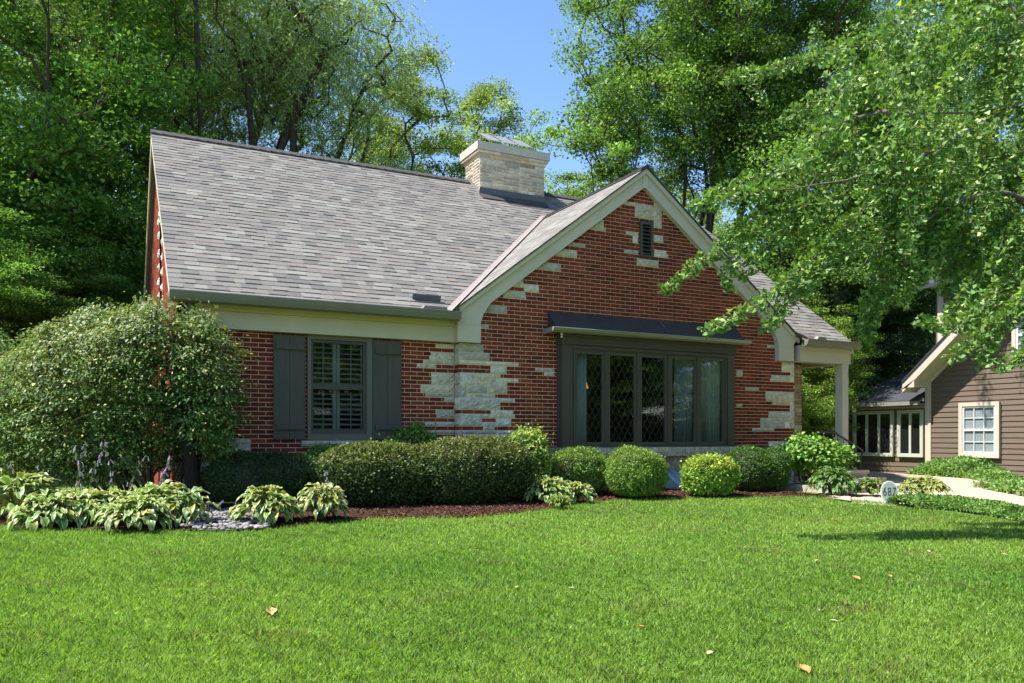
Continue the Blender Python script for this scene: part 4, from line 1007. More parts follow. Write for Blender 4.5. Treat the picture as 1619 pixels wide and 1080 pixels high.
# ---- the trees behind the house
def stems(n, h0, h1, spread, rng, lean=0):
    out = [[(0, 0, 0), (0, 0, h0)]]
    for i in range(n):
        a = 2*math.pi*i/n+rng.uniform(-.4, .4); s = spread*rng.uniform(.7, 1.2)
        out.append([(0, 0, h0), (math.cos(a)*s*.35, math.sin(a)*s*.35, h0+(h1-h0)*.35), (math.cos(a)*s*.6+rng.normal(0, .25), math.sin(a)*s*.6+rng.normal(0, .25), h0+(h1-h0)*.65), (math.cos(a)*s, math.sin(a)*s, h1)])
    return out
r_ = np.random.default_rng(11)
LOC = tree_meshes('locust', stems(9, 4.6, 13.5, 3.6, r_), [(0, 0, 16.2, 5.2, 5.2, 3.6), (3.2, 0, 13.4, 2.8, 3.0, 1.9), (-3.4, 0, 13.2, 2.8, 3.0, 2.0), (-4.2, 0, 10.8, 1.2, 1.5, 1.2), (4.4, 0, 10.4, 1.2, 1.5, 1.2)],
                  430, 406, (.50, .50, .30), .10, .036, (.105, .165, .075), (.165, .235, .095), 21, bark='bark', shell=.5, holes=.42, hf=.55, droop=(0, 0, -.5), upn=.6, r0=.016, var=.2, spray=14, lift=.5)
ELM = tree_meshes('elm', stems(7, 3.2, 13, 3.0, r_), [(0, 0, 14.8, 4.6, 4.6, 5.6), (-3.4, 0, 10.6, 2.0, 2.2, 3.0), (2.9, .5, 11.4, 2.4, 2.6, 3.0), (0, -2, 11.6, 2.6, 2.2, 2.4), (-1.6, -1, 17.5, 2.2, 2.2, 3), (1.8, 0, 18, 2.2, 2.2, 3)],
                  560, 230, (.36, .36, .17), .105, .066, (.040, .090, .022), (.085, .155, .030), 22, shell=.45, holes=.36, hf=.6, droop=(0, 0, -.25), r0=.012, var=.28, lift=.6)
MAP = tree_meshes('maple', stems(5, 2.2, 9, 2.0, r_), [(0, 0, 8.5, 4.2, 4.2, 6.6), (0, 0, 4.2, 3.9, 3.9, 2.6), (1.5, 0, 6, 3.2, 3.2, 3)],
                  560, 240, (.46, .46, .12), .105, .082, (.040, .098, .022), (.080, .155, .034), 23, shell=.4, holes=.36, hf=.6, droop=(0, 0, -.3), upn=1.5, r0=.011, var=.25, tw=.5, lift=.15)
POP = tree_meshes('poplar', stems(4, 3, 12, 1.2, r_), [(0, 0, 11.5, 2.2, 2.2, 5.2), (.8, 0, 8.5, 2.2, 2.2, 3.6), (-.8, .3, 7.5, 2.2, 2.2, 3.4), (0, 0, 15.6, 1.2, 1.2, 1.6)],
                  330, 200, (.33, .33, .17), .105, .064, (.075, .125, .032), (.135, .190, .050), 24, shell=.45, holes=.30, hf=.7, droop=(0, 0, -.2), r0=.011, var=.25, lift=.5)
ASH = tree_meshes('ash', stems(5, 2.5, 9, 2.4, r_), [(0, 0, 8.6, 4.0, 4.0, 4.6), (-1.5, 0, 5.5, 3, 3, 3), (1.6, .4, 5.4, 3, 3, 3)],
                  400, 210, (.38, .38, .17), .11, .066, (.055, .115, .024), (.110, .185, .036), 25, shell=.45, holes=.28, hf=.7, droop=(0, 0, -.3), r0=.011, var=.28, lift=.3, extra=(.20, .24, .05), pe=.05)
LEAN = tree_meshes('leaning', [[(0, 0, 0), (.1, 0, 2.0), (.9, 0, 4.0), (1.6, .3, 6.5)], [(.5, 0, 3.2), (-.6, .2, 5.0), (-1.5, .3, 7)], [(1.2, 0, 5), (2.6, .4, 6.2), (3.6, .5, 7.6)], [(.2, 0, 2.6), (-1.6, 0, 3.6), (-2.8, 0, 5.2)]],
                  [(0, 0, 7.5, 4.2, 3.6, 3.2), (-2.4, 0, 5.4, 2.4, 2.6, 1.8), (2.6, 0, 5.2, 2.4, 2.6, 1.7)], 380, 190, (.40, .40, .16), .10, .066, (.038, .085, .020), (.075, .145, .030), 26,
                  bark='greybark', shell=.45, holes=.36, hf=.7, droop=(0, 0, -.4), r0=.015, var=.28)
def spruce_mesh(seed, H=15.0):
    rng = np.random.default_rng(seed); P0, P1, R0, R1, LP, LD = [], [], [], [], [], []
    for z in np.arange(0, H, .6): P0.append((0, 0, z)); P1.append((0, 0, z+.62)); R0.append(.2*(1-z/H)+.02); R1.append(.2*(1-(z+.6)/H)+.02)
    z = 1.6
    while z < H-.2:
        R = 3.1*(1-z/H)**.8+.15
        for k in range(9):
            a = rng.uniform(0, 6.28); l = R*rng.uniform(.75, 1.1); zz = z+rng.uniform(-.15, .15); prev = np.array([0, 0, zz]); n = max(3, int(l/.3))
            for i in range(1, n+1):
                s = i/n; p = np.array([math.cos(a)*l*s, math.sin(a)*l*s, zz-.38*l*s*(1.25-s)]); P0.append(prev); P1.append(p); R0.append(.022*(1.1-s)); R1.append(.02*(1.1-s))
                for q in range(26):
                    t = rng.random(); b = prev+(p-prev)*t; off = rng.normal(0, 1, 3)*[.14, .14, .05]; off[2] -= abs(rng.normal(0, .11))
                    LP.append(b+off); LD.append(np.array([math.cos(a), math.sin(a), -.8])+rng.normal(0, .5, 3))
                prev = p
        z += .26
    V, F = tubes_np(np.array(P0, float), np.array(P1, float), np.array(R0), np.array(R1), 5)
    LP, LD = np.array(LP), np.array(LD); n = len(LP); Nn = rng.normal(0, .7, (n, 3)); Nn[:, 2] += .5
    V2, F2 = leaf_geo(LP, LD, Nn, .15*rng.uniform(.7, 1.3, n), .035, .4)
    return npmesh('spruce_trunk', V, F, ['bark'], smooth=True), npmesh('spruce_crown', V2, F2, ['leaf'], shades(n, (.022, .048, .026), (.040, .075, .036), .25, rng))
SPR = spruce_mesh(31)

place_tree('maple_tree', MAP, spot(-15, 21), 'dark dense maple filling the left edge of the photo', .4, (1.25, 1.25, 1.35))
place_tree('maple_tree', MAP, spot(150, 29), 'dark maple between the left edge and the gable end of the house', 2.2, 1.0)
place_tree('honey_locust', LOC, spot(318, 27), 'feathery locust with dark curving stems rising behind the left end of the roof', 0.5, 1.05, 'feathery locusts behind the roof')
place_tree('honey_locust', LOC, spot(452, 29), 'feathery locust behind the middle of the roof ridge, left of the sky gap', 2.4, .92, 'feathery locusts behind the roof')
place_tree('honey_locust', LOC, spot(175, 31), 'thin feathery locust with sky showing through, over the left gable end', 4.2, 1.05, 'feathery locusts behind the roof')
place_tree('poplar_tree', POP, spot(655, 33), 'yellow green tree beside the locusts, left of the chimney', 1.0, (1.15, 1.15, 1.02), 'yellow green trees behind the ridge')
place_tree('poplar_tree', POP, spot(768, 36), 'narrow yellow green tree directly behind the chimney', 3.0, (1.1, 1.1, 1.04), 'yellow green trees behind the ridge')
place_tree('poplar_tree', POP, spot(590, 36), 'yellow green tree showing through the right side of the locusts', 5.0, (1.1, 1.1, .98), 'yellow green trees behind the ridge')
place_tree('ash_tree', ASH, spot(905, 27), 'leafy green tree just right of the chimney', 1.0, .92)
place_tree('ash_tree', ASH, spot(965, 31), 'dense leafy tree low between the chimney and the front gable', 3.6, 1.0)
place_tree('elm_tree', ELM, spot(1095, 27), 'tall bright elm with spreading stems behind the front gable', .3, 1.05, 'tall elms behind the house')
place_tree('elm_tree', ELM, spot(1265, 26), 'tall shaded elm behind the branches of the foreground tree', 2.6, 1.0, 'tall elms behind the house')
place_tree('elm_tree', ELM, spot(1470, 30), 'tall elm above the neighbouring house', 4.4, 1.0, 'tall elms behind the house')
place_tree('spruce_tree', SPR, spot(1395, 25), 'dark blue green spruce between the two houses', 0, (1.0, 1.0, .8), 'dark spruces behind the porch')
place_tree('spruce_tree', SPR, spot(1250, 28), 'dark spruce behind the right slope of the roof', 1.4, (1.0, 1.0, .72), 'dark spruces behind the porch')
place_tree('leaning_tree', LEAN, spot(1352, 24.5), 'tree with a grey leaning trunk right of the porch column', .2, 1.05)
bgp = [(-120, 34, .95), (40, 33, .95), (250, 40, 1.1), (370, 42, 1.05), (470, 41, 1.1), (575, 43, 1.05), (690, 44, 1.0), (830, 42, .82), (960, 38, .95), (1100, 40, 1.0), (1215, 38, .95), (1310, 36, .85), (1420, 42, .9), (1560, 40, 1.0), (1720, 36, 1.0)]
wh = ['beyond the left edge', 'behind the maple at the left edge', 'low behind the gable end', 'under the first locust', 'between the locust stems', 'under the right locust', 'left of the chimney top', 'right behind the chimney', 'low behind the gable slope', 'low behind the bright elm', 'behind the gable peak on its right', 'seen through the porch opening', 'above the sunroom roof', 'behind the neighbouring house', 'beyond the right edge']
for i, (px, d, s) in enumerate(bgp):
    place_tree('background_tree', ASH if i % 3 else POP, spot(px, d), 'sunlit green tree in the far row, '+wh[i], i*1.3, (s*1.1, s*1.1, s*(1 if i % 3 else .8)), 'far row of trees')
for i, (px, d, s) in enumerate([(1290, 22, .42), (1335, 27, .5), (1225, 27, .45)]):
    place_tree('young_tree', ASH, spot(px, d), 'young leafy tree seen '+('close behind the porch wall', 'between the porch column and the neighbouring house', 'low behind the porch corner')[i], i*2.1, (s, s, s*.9), 'young trees behind the porch')
for i, (px, d, s) in enumerate([(60, 19, .42), (150, 21, .42), (-70, 17, .45)]):
    place_tree('young_tree', MAP, spot(px, d), 'young leafy tree in the shade '+('left of the gable end, low', 'beside the left wall of the house', 'low under the left maple')[i], i*1.1, (s*1.2, s*1.2, s), 'young trees at the left')
# street trees across the lawn, behind the viewpoint: they show in the window panes
for i, (x, y, s) in enumerate([(15, -7, .85), (22, -9, .9), (30, -5, .85), (26, -18, 1.1), (9.5, -13, .9), (38, -12, 1.0), (44, -3, 1.1), (34, -1, .9), (50, -14, 1.2), (46, -24, 1.2)]):
    place_tree('street_tree', (ASH, MAP)[i % 2], (x, y, -.3), 'street tree across the lawn reflected in the panes of the '+('bay window, nearest', 'bay window, second along', 'bay window, third along', 'bay window, farthest', 'left window', 'bay window, rightmost', 'right pane, far off', 'right pane, near', 'middle panes, far off', 'left panes, far off')[i], i, s, 'street trees reflected in the windows')

wl_ = ['first', 'second', 'third', 'fourth', 'fifth', 'sixth', 'seventh', 'eighth', 'ninth']
for i, (x, y, q) in enumerate([(6, -16, .6), (13, -15, .55), (19, -14, .6), (25, -15, .55), (31, -12, .6), (37, -18, .65), (42, -9, .55), (50, -8, .6), (58, -14, .7)]):  # unseen low trees added to darken what the panes reflect
    place_tree('reflection_tree', ASH, (x, y, -1.6), 'low bushy tree added across the street to darken the pane reflections, '+wl_[i]+' from the left', i*1.7, (q*1.3, q*1.3, q), 'low trees added for the pane reflections')
# ---- shrubs
def sdir(n, rng): return nrm(rng.normal(0, 1, (n, 3)))
def shrub(name, label, loc, rx, ry, h, n, L, W, c1, c2, mat_='leaf', p=2.4, lump=.07, seed=1, var=.25, depth=.07, group=None, extra=None, pe=0, core=True, cat='shrub', lf=5, zlow=.05, tw=.5, top=None, pt=0, fuzz=1.0):
    rng = np.random.default_rng(seed); d = sdir(n, rng)
    q = (np.abs(d)**p).sum(1)**(-1/p); P = d*q[:, None]
    r = 1-np.abs(rng.normal(0, depth, n)); r = np.where(rng.random(n) < .10, 1+np.abs(rng.normal(0, .04*fuzz, n)), r)
    P = P*r[:, None]; P[:, 2] = P[:, 2]*.5+.5
    P = P*np.array([rx, ry, h]); P *= (1+lump*noise3(P, lf, seed))[:, None]
    k = (P[:, 2] > zlow) & ~((noise3(P, lf*2.2, seed+3) > .52) & (rng.random(n) < .8)); P, d = P[k], d[k]; n = len(P)
    Nn = d+rng.normal(0, .55, (n, 3)); Nn[:, 2] += .45; D = rng.normal(0, .8, (n, 3))+d*.5; D[:, 2] += .15
    V, F = leaf_geo(P, D, Nn, L*rng.uniform(.7, 1.3, n), W*rng.uniform(.7, 1.3, n), tw)
    col = shades(n, c1, c2, var, rng, extra, pe)*(1+.22*noise3(P, lf*1.7, seed+9))[:, None]
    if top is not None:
        k = (P[:, 2] > h*.72) & (rng.random(n) < pt); col[k] = np.array(top)*rng.lognormal(0, .25, (k.sum(), 1))  # paler upper leaves: sunlit tops painted into the leaf colour
    e = empty(name, loc, label, cat, group)
    o = bpy.data.objects.new('foliage', npmesh(name+'_foliage', V, F, [mat_], col)); COL.objects.link(o); o.parent = e
    if core:
        v = nrm(IV); qq = (np.abs(v)**p).sum(1)**(-1/p); v = v*qq[:, None]*.80; v[:, 2] = np.maximum(v[:, 2]*.5+.5, 0); v = v*np.array([rx, ry, h])
        o = bpy.data.objects.new('twigs', npmesh(name+'_twigs', v, IF, ['bark'], smooth=True)); COL.objects.link(o); o.parent = e
    rs = np.random.default_rng(seed+5); m = 14; a = rs.uniform(0, 6.28, m); P0 = np.stack([np.cos(a)*rx*.12, np.sin(a)*ry*.12, np.zeros(m)], 1); P1 = np.stack([np.cos(a)*rx*.6, np.sin(a)*ry*.6, np.full(m, h*.55)], 1)
    V, F = tubes_np(P0, P1, np.full(m, .012), np.full(m, .006)); o = bpy.data.objects.new('stems', npmesh(name+'_stems', V, F, ['bark'])); COL.objects.link(o); o.parent = e
    return e
def gp3(px, d, z=GZ+.03): p = ray(px, HY, d); return (p.x, p.y, z)
YEW = dict(L=.034, W=.013, mat_='leaf')
shrub('yew_bush', 'dark green rounded yew below the left window, behind the hostas', gp3(420, 10.75), .82, .62, .74, 26000, .045, .016, (.012, .030, .011), (.026, .058, .016), seed=41, lump=.06, p=2.3)
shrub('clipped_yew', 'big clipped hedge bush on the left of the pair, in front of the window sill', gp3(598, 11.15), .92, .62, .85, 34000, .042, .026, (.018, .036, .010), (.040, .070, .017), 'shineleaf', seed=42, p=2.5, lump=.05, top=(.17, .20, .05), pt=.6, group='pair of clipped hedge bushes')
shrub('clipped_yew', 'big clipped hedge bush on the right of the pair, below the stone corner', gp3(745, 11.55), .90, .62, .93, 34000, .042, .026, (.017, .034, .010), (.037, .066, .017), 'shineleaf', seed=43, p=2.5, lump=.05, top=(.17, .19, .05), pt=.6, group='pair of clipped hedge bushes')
shrub('euonymus_bush', 'small glossy shrub with bright tips peeping over the hedge by the window', gp3(648, 12.35), .50, .25, 1.12, 6000, .05, .032, (.040, .095, .020), (.10, .19, .035), 'shineleaf', seed=44, lump=.14, fuzz=3)
shrub('euonymus_bush', 'glossy variegated shrub with yellow tips right of the clipped hedge', gp3(832, 12.5), .36, .36, 1.05, 9000, .05, .032, (.050, .110, .024), (.13, .20, .045), 'shineleaf', seed=45, lump=.12, extra=(.36, .38, .10), pe=.10, fuzz=3)
shrub('euonymus_bush', 'small pale shrub between the dark yew and the clipped hedge', gp3(512, 11.4), .30, .25, .82, 5000, .045, .028, (.040, .090, .024), (.09, .155, .035), 'shineleaf', seed=46, lump=.12)
BOX = dict(p=2.3, lump=.085, lf=6)
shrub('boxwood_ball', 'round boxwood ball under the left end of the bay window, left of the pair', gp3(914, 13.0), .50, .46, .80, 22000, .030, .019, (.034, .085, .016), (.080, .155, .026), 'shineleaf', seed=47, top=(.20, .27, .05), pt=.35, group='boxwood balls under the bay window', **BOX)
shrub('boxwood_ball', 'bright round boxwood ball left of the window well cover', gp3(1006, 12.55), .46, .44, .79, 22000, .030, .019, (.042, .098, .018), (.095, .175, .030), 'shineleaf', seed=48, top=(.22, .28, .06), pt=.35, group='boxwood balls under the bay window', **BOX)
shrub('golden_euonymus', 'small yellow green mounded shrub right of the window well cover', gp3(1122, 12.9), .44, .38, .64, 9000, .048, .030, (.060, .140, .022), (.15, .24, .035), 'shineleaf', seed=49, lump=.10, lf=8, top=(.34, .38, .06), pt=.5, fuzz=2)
shrub('boxwood_ball', 'dark green round boxwood in front of the stone corner', gp3(1186, 14.0), .48, .44, .76, 20000, .030, .019, (.018, .052, .012), (.040, .088, .017), 'shineleaf', seed=50, group='boxwood balls under the bay window', **BOX)
shrub('boxwood_ball', 'narrow dark boxwood half hidden at the right stone corner', gp3(1223, 14.6), .26, .3, .76, 8000, .030, .019, (.024, .065, .016), (.050, .105, .022), 'shineleaf', seed=51, group='boxwood balls under the bay window', **BOX)

for i, (x, y) in enumerate([(10, -12.5), (18, -12.5), (26, -12), (34, -11.5), (42, -11)]):  # unseen hedge row added to fill bright gaps in the pane reflections
    shrub('reflection_hedge', 'tall dark hedge added across the street to darken the pane reflections, '+('nearest', 'second along', 'middle', 'fourth along', 'farthest')[i], (x, y, -.5), 4.2, 1.2, 2.6, 16000, .16, .10, (.02, .05, .014), (.045, .09, .02), seed=140+i, group='hedges added for the pane reflections')
# viburnum by the steps: open twiggy foot, broad leafy head
def open_shrub(name, label, foot, lobes, ncl, per, spread, L, W, c1, c2, seed, stems_n=12, notch=None, mat_='leaf', shell=.25, up=.9, extra=None, pe=0, r0=.006, zmin=None, top=None, pt=0, outw=.5):
    rng = np.random.default_rng(seed); f = np.array(foot, float)
    T = sample_blobs([tuple(np.array(l[:3])-f)+tuple(l[3:]) for l in lobes], ncl, rng, shell)
    C = np.array([np.array(l[:3])-f for l in lobes]); Rr = np.array([l[3:] for l in lobes])
    if zmin: k = T[:, 2]+f[2]+.12*np.sin(T[:, 0]*5+seed) > zmin; T = T[k]
    if notch is not None:
        W_ = T+f; px, py = to_px(W_[:, 0], W_[:, 1], W_[:, 2]); k = np.ones(len(T), bool)
        for (nx_, ny_, ra, rb, pr) in notch: k &= ~((((px-nx_)/ra)**2+((py-ny_)/rb)**2 < 1) & (rng.random(len(T)) < pr))
        T = T[k]
    trunks = [[(0, 0, 0), (0, 0, .1)]]
    for i in range(stems_n):
        c = C[i % len(C)]; a = rng.uniform(0, 6.28); q = c+np.array([math.cos(a)*Rr[i % len(C)][0]*.4, math.sin(a)*Rr[i % len(C)][1]*.4, 0])
        s = np.array([math.cos(a)*.14, math.sin(a)*.14, 0])+c*[.25, .25, 0]*rng.uniform(.3, 1.5)
        trunks.append([s, s*.6+q*.4+[0, 0, .1], q])
    sub = T[::max(1, len(T)//420)]
    P0, P1, R0, R1 = skeleton(trunks, sub, rng, step=.16, r0=r0, pw=.36)
    V, F = tubes_np(P0, P1, R0, R1, 5); tr = npmesh(name+'_stems', V, F, ['bark'], smooth=True)
    n = len(T)*per; ci = np.repeat(np.arange(len(T)), per)
    j = np.argmin((((T[:, None]-C[None])/Rr[None])**2).sum(2), 1); out = nrm((T-C[j])/Rr[j])
    ax = nrm(np.stack([out[:, 0], out[:, 1], -.25+0*out[:, 0]], 1)); O = out[ci]
    side = nrm(np.cross(ax, [[0, 0, 1.]])); tn = nrm(np.cross(side, ax))
    P = T[ci]+ax[ci]*rng.normal(0, spread[0], (n, 1))+side[ci]*rng.normal(0, spread[1], (n, 1))+tn[ci]*rng.normal(0, spread[2], (n, 1))
    D = ax[ci]*.9+rng.normal(0, .55, (n, 3)); D[:, 2] -= .2; Nn = tn[ci]*up+O*outw+rng.normal(0, .24, (n, 3))
    V, F = leaf_geo(P, D, Nn, L*rng.uniform(.7, 1.25, n), W*rng.uniform(.7, 1.25, n), .45)
    col = shades(n, c1, c2, .25, rng, extra, pe)*rng.lognormal(0, .10, (len(T), 1))[ci]
    if top is not None: k = (O[:, 2] > .25) & (rng.random(n) < pt); col[k] = np.array(top)*rng.lognormal(0, .2, (k.sum(), 1))  # upward leaves made whitish: highlights on the foliage put into its colour
    cr = npmesh(name+'_foliage', V, F, [mat_], col)
    return place_tree(name, (tr, cr), foot, label, cat='shrub', names=('stems', 'foliage'))
v = lambda px, py, d: tuple(ray(px, py, d))
open_shrub('viburnum_shrub', 'leafy shrub with a bare twiggy foot beside the porch steps', gp3(1280, 14.9, GZ), [v(1283, 718, 14.9)+(.50, .45, .33), v(1310, 722, 14.9)+(.34, .36, .26), v(1262, 712, 14.9)+(.28, .3, .28)],
           330, 22, (.09, .09, .03), .085, .062, (.040, .105, .020), (.085, .175, .035), 61, 14, shell=.4, extra=(.14, .22, .05), pe=.15)
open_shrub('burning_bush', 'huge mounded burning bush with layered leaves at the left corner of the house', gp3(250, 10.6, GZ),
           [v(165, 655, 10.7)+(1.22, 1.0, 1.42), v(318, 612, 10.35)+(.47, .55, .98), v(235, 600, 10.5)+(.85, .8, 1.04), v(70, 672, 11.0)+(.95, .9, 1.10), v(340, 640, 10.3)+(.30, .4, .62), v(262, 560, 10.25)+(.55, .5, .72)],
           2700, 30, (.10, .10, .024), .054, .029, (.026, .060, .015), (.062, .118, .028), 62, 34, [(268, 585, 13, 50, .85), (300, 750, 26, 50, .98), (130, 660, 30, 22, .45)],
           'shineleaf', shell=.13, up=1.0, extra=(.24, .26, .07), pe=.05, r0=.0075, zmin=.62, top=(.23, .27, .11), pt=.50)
open_shrub('burning_bush', 'second burning bush, darker and lower, at the left edge of the photo', gp3(-10, 12.4, GZ), [v(-10, 650, 12.4)+(1.1, 1.0, 1.25), v(-120, 640, 12.6)+(1.3, 1.1, 1.4)],
           900, 26, (.10, .10, .03), .06, .032, (.035, .080, .022), (.075, .135, .034), 63, 18, shell=.2, zmin=.35, mat_='shineleaf')
mb = MB(); q = gp3(303, 10.25, GZ)
mb.tube([(q[0], q[1], GZ-.02), (q[0]+.01, q[1], .6), (q[0]-.02, q[1]+.02, 1.1), (q[0]+.05, q[1]+.05, 1.7)], [.12, .10, .09, .06], 'shadedbark', 10)
mb.tube([(q[0]+.0, q[1], 1.0), (q[0]+.22, q[1], 1.45), (q[0]+.3, q[1], 1.8)], [.06, .04, .03], 'shadedbark', 8); mb.tube([(q[0], q[1], .9), (q[0]-.25, q[1]+.1, 1.4), (q[0]-.34, q[1]+.1, 1.9)], [.06, .045, .03], 'shadedbark', 8)
prop(mb.build('dark_trunk', smooth=True), 'stout trunk painted dark for the shade under the mounded bush, standing among the hostas', 'tree trunk')

# ---- hostas
def hosta(label, loc, R, n, seed, margin=(.44, .50, .21), inner=(.15, .255, .05), Lf=.20, Wf=.115, group='hostas with pale leaf margins', name='hosta', stalks=(), hgt=.30, yel=.12):
    r = random.Random(seed); VV, FF, CC = [], [], []; n = int(n*2.5); Lf *= .74; Wf *= .70; R *= 1.12
    for i in range(n):
        a = r.uniform(0, 2*math.pi); t = (i+.5)/n; rad = R*(.15+.85*math.sqrt(t))*r.uniform(.85, 1.1)-Lf*.5; rad = max(.02, rad)
        el = math.radians(62-70*t+r.uniform(-14, 14)); ln = Lf*r.uniform(.75, 1.25); wd = Wf*r.uniform(.75, 1.2)
        z = .86*hgt*(1-.72*t**1.3)*r.uniform(.85, 1.12)+.02
        p = Vector((math.cos(a)*rad, math.sin(a)*rad, z)); aa = a+r.uniform(-.5, .5); h = Vector((math.cos(aa), math.sin(aa), 0)); sd = Vector((-h.y, h.x, 0)); tw = r.uniform(-.35, .35); sd = (sd+Vector((0, 0, tw))).normalized()
        g = r.uniform(.8, 1.2); yl = r.random() < yel; inn = tuple(c*g for c in ((.22, .26, .045) if yl else inner)); mar = tuple(c*r.uniform(.85, 1.15) for c in ((.40, .42, .10) if yl else margin))
        b0 = len(VV); rows = 7
        for j in range(rows):
            s = j/(rows-1); e = el-math.radians(95)*s*r.uniform(.85, 1.1); w_ = wd*.5*(math.sin(math.pi*min(1, s**.75*.97+.03))**.75) if s < 1 else .002
            for k, f in enumerate((-1, -.66, 0, .66, 1)):
                wav = .012*math.sin(s*11+k*2+i) if abs(f) == 1 else 0
                q = p+sd*(w_*f)+Vector((0, 0, abs(f)*w_*.35+wav)); VV.append(tuple(q))
            p = p+(h*math.cos(e)+Vector((0, 0, math.sin(e))))*(ln/(rows-1))
        for j in range(rows-1):
            for k in range(4):
                q = b0+j*5+k; FF.append((q, q+1, q+6, q+5)); CC.append(mar if k in (0, 3) else inn)
        # leaf stalk
        o = Vector((math.cos(a)*.03, math.sin(a)*.03, 0)); A = Vector(VV[b0+2]); b1 = len(VV); s2 = sd*.005
        md = (o+A)/2+Vector((0, 0, .04))
        for q in (o, md, A): VV += [tuple(q-s2), tuple(q+s2)]
        FF += [(b1, b1+1, b1+3, b1+2), (b1+2, b1+3, b1+5, b1+4)]; CC += [(.12, .18, .05)]*2
    e_ = empty(name, loc, label, 'plant', group)
    o = bpy.data.objects.new('leaves', npmesh('hosta_leaves', VV, FF, ['hosta'], np.array(CC), smooth=True)); COL.objects.link(o); o.parent = e_
    for (dx, dy, h, lean) in stalks:
        mb = MB(); pts = []
        for j in range(9):
            s = j/8; pts.append(Vector((dx*.4+lean*s*s*h*.9, dy, h*(s-.45*abs(lean)*s*s))))
        mb.tube([tuple(p) for p in pts], [.006-.0005*j for j in range(9)], 'petal', 5, (.12, .18, .05))
        for j in range(4, 9):
            for q in range(2):
                p = pts[j]+Vector((r.uniform(-.03, .03), r.uniform(-.03, .03), r.uniform(-.02, .03))); t_ = p+Vector((r.uniform(-.03, .03)+.02*lean, r.uniform(-.02, .02), -.05))
                c = (.52, .44, .56) if r.random() < .75 else (.40, .30, .18)
                mb.tube([tuple(pts[j]), tuple(p), tuple((p+t_)/2), tuple(t_)], [.002, .003, .007, .009], 'petal', 5, c, caps=False)
        m = mb.build('flower_stalk'); m.parent = e_; m.location = (0, 0, 0)
    return e_
def hp(px, py): p = gnd(px, py+5 if px < 1000 else py); return (p.x, p.y, GZ+.03)
hosta('large hosta clump with broad pale leaves at the left edge of the bed', hp(32, 818), .48, 75, 1, Lf=.30, Wf=.13, hgt=.46, stalks=((.2, .1, .75, .2), (.05, .2, .7, -.2)))
hosta('wide hosta clump with arching cream edged leaves, second from the left', hp(128, 826), .45, 95, 2, Lf=.22, stalks=((-.2, .25, .95, .15), (.1, .3, 1.0, .25), (.0, .28, .9, -.1)))
hosta('hosta clump with round green leaves in the middle of the left bed', hp(192, 822), .42, 110, 3, Lf=.17, Wf=.13, stalks=((.1, .3, .85, .3), (-.15, .3, .95, -.15)), yel=.2)
hosta('hosta clump with drooping cream leaves left of the pebbles', hp(250, 824), .40, 100, 4, Lf=.21, hgt=.36, stalks=((.12, .2, .75, .1), (.0, .25, .8, .2)))
hosta('low hosta filling the gap between the two leftmost clumps at the lawn edge', hp(78, 832), .34, 75, 15, Lf=.20, hgt=.28)
hosta('drooping pale hosta at the lawn edge in the middle of the left bed', hp(215, 834), .36, 85, 16, Lf=.19, Wf=.10, hgt=.28, yel=.2)
hosta('small hosta with four broad leaves leaning over the left side of the pebbles', hp(300, 828), .26, 22, 5, Lf=.24, Wf=.12, hgt=.34, margin=(.34, .38, .18), inner=(.09, .20, .05))
hosta('hosta with an arching flower stalk on the right side of the pebbles', hp(420, 824), .32, 70, 6, Lf=.22, Wf=.12, hgt=.34, stalks=((.05, .0, .62, -1.5), (-.05, .02, .42, -1.9)), yel=.25)
hosta('hosta with crinkled pale leaves next to the clipped hedge', hp(508, 820), .28, 70, 7, Lf=.20, Wf=.09, hgt=.36, stalks=((.1, .0, .55, .05),), margin=(.46, .46, .26), yel=.3)
hosta('cream edged hosta in the mulch right of the clipped hedge', hp(868, 793), .33, 85, 8, Lf=.20, Wf=.09, hgt=.32)
hosta('low hosta spreading beside the boxwood ball', hp(908, 792), .28, 60, 9, Lf=.20, Wf=.09, hgt=.24)
hosta('tiny lime green leafy plant in front of the cream edged hosta', hp(886, 801), .16, 50, 10, Lf=.07, Wf=.035, hgt=.14, inner=(.17, .28, .04), margin=(.20, .30, .05), group=None, name='leafy_plant')
hosta('green hosta with narrow leaves in front of the porch steps', hp(1318, 783), .36, 80, 11, Lf=.26, Wf=.10, hgt=.36, inner=(.06, .15, .03), margin=(.16, .26, .07), yel=.1)
hosta('yellow green hosta left of the oval house number sign', hp(1378, 785), .24, 55, 12, Lf=.17, Wf=.07, hgt=.22, inner=(.12, .20, .035), margin=(.18, .25, .06))
hosta('golden hosta right of the oval house number sign', hp(1460, 787), .36, 100, 13, Lf=.15, Wf=.075, hgt=.24, inner=(.22, .27, .05), margin=(.38, .40, .14))
hosta('small cream edged hosta touching the right side of the sign', hp(1436, 790), .16, 40, 14, Lf=.12, Wf=.06, hgt=.13, inner=(.16, .24, .05), margin=(.36, .40, .16))

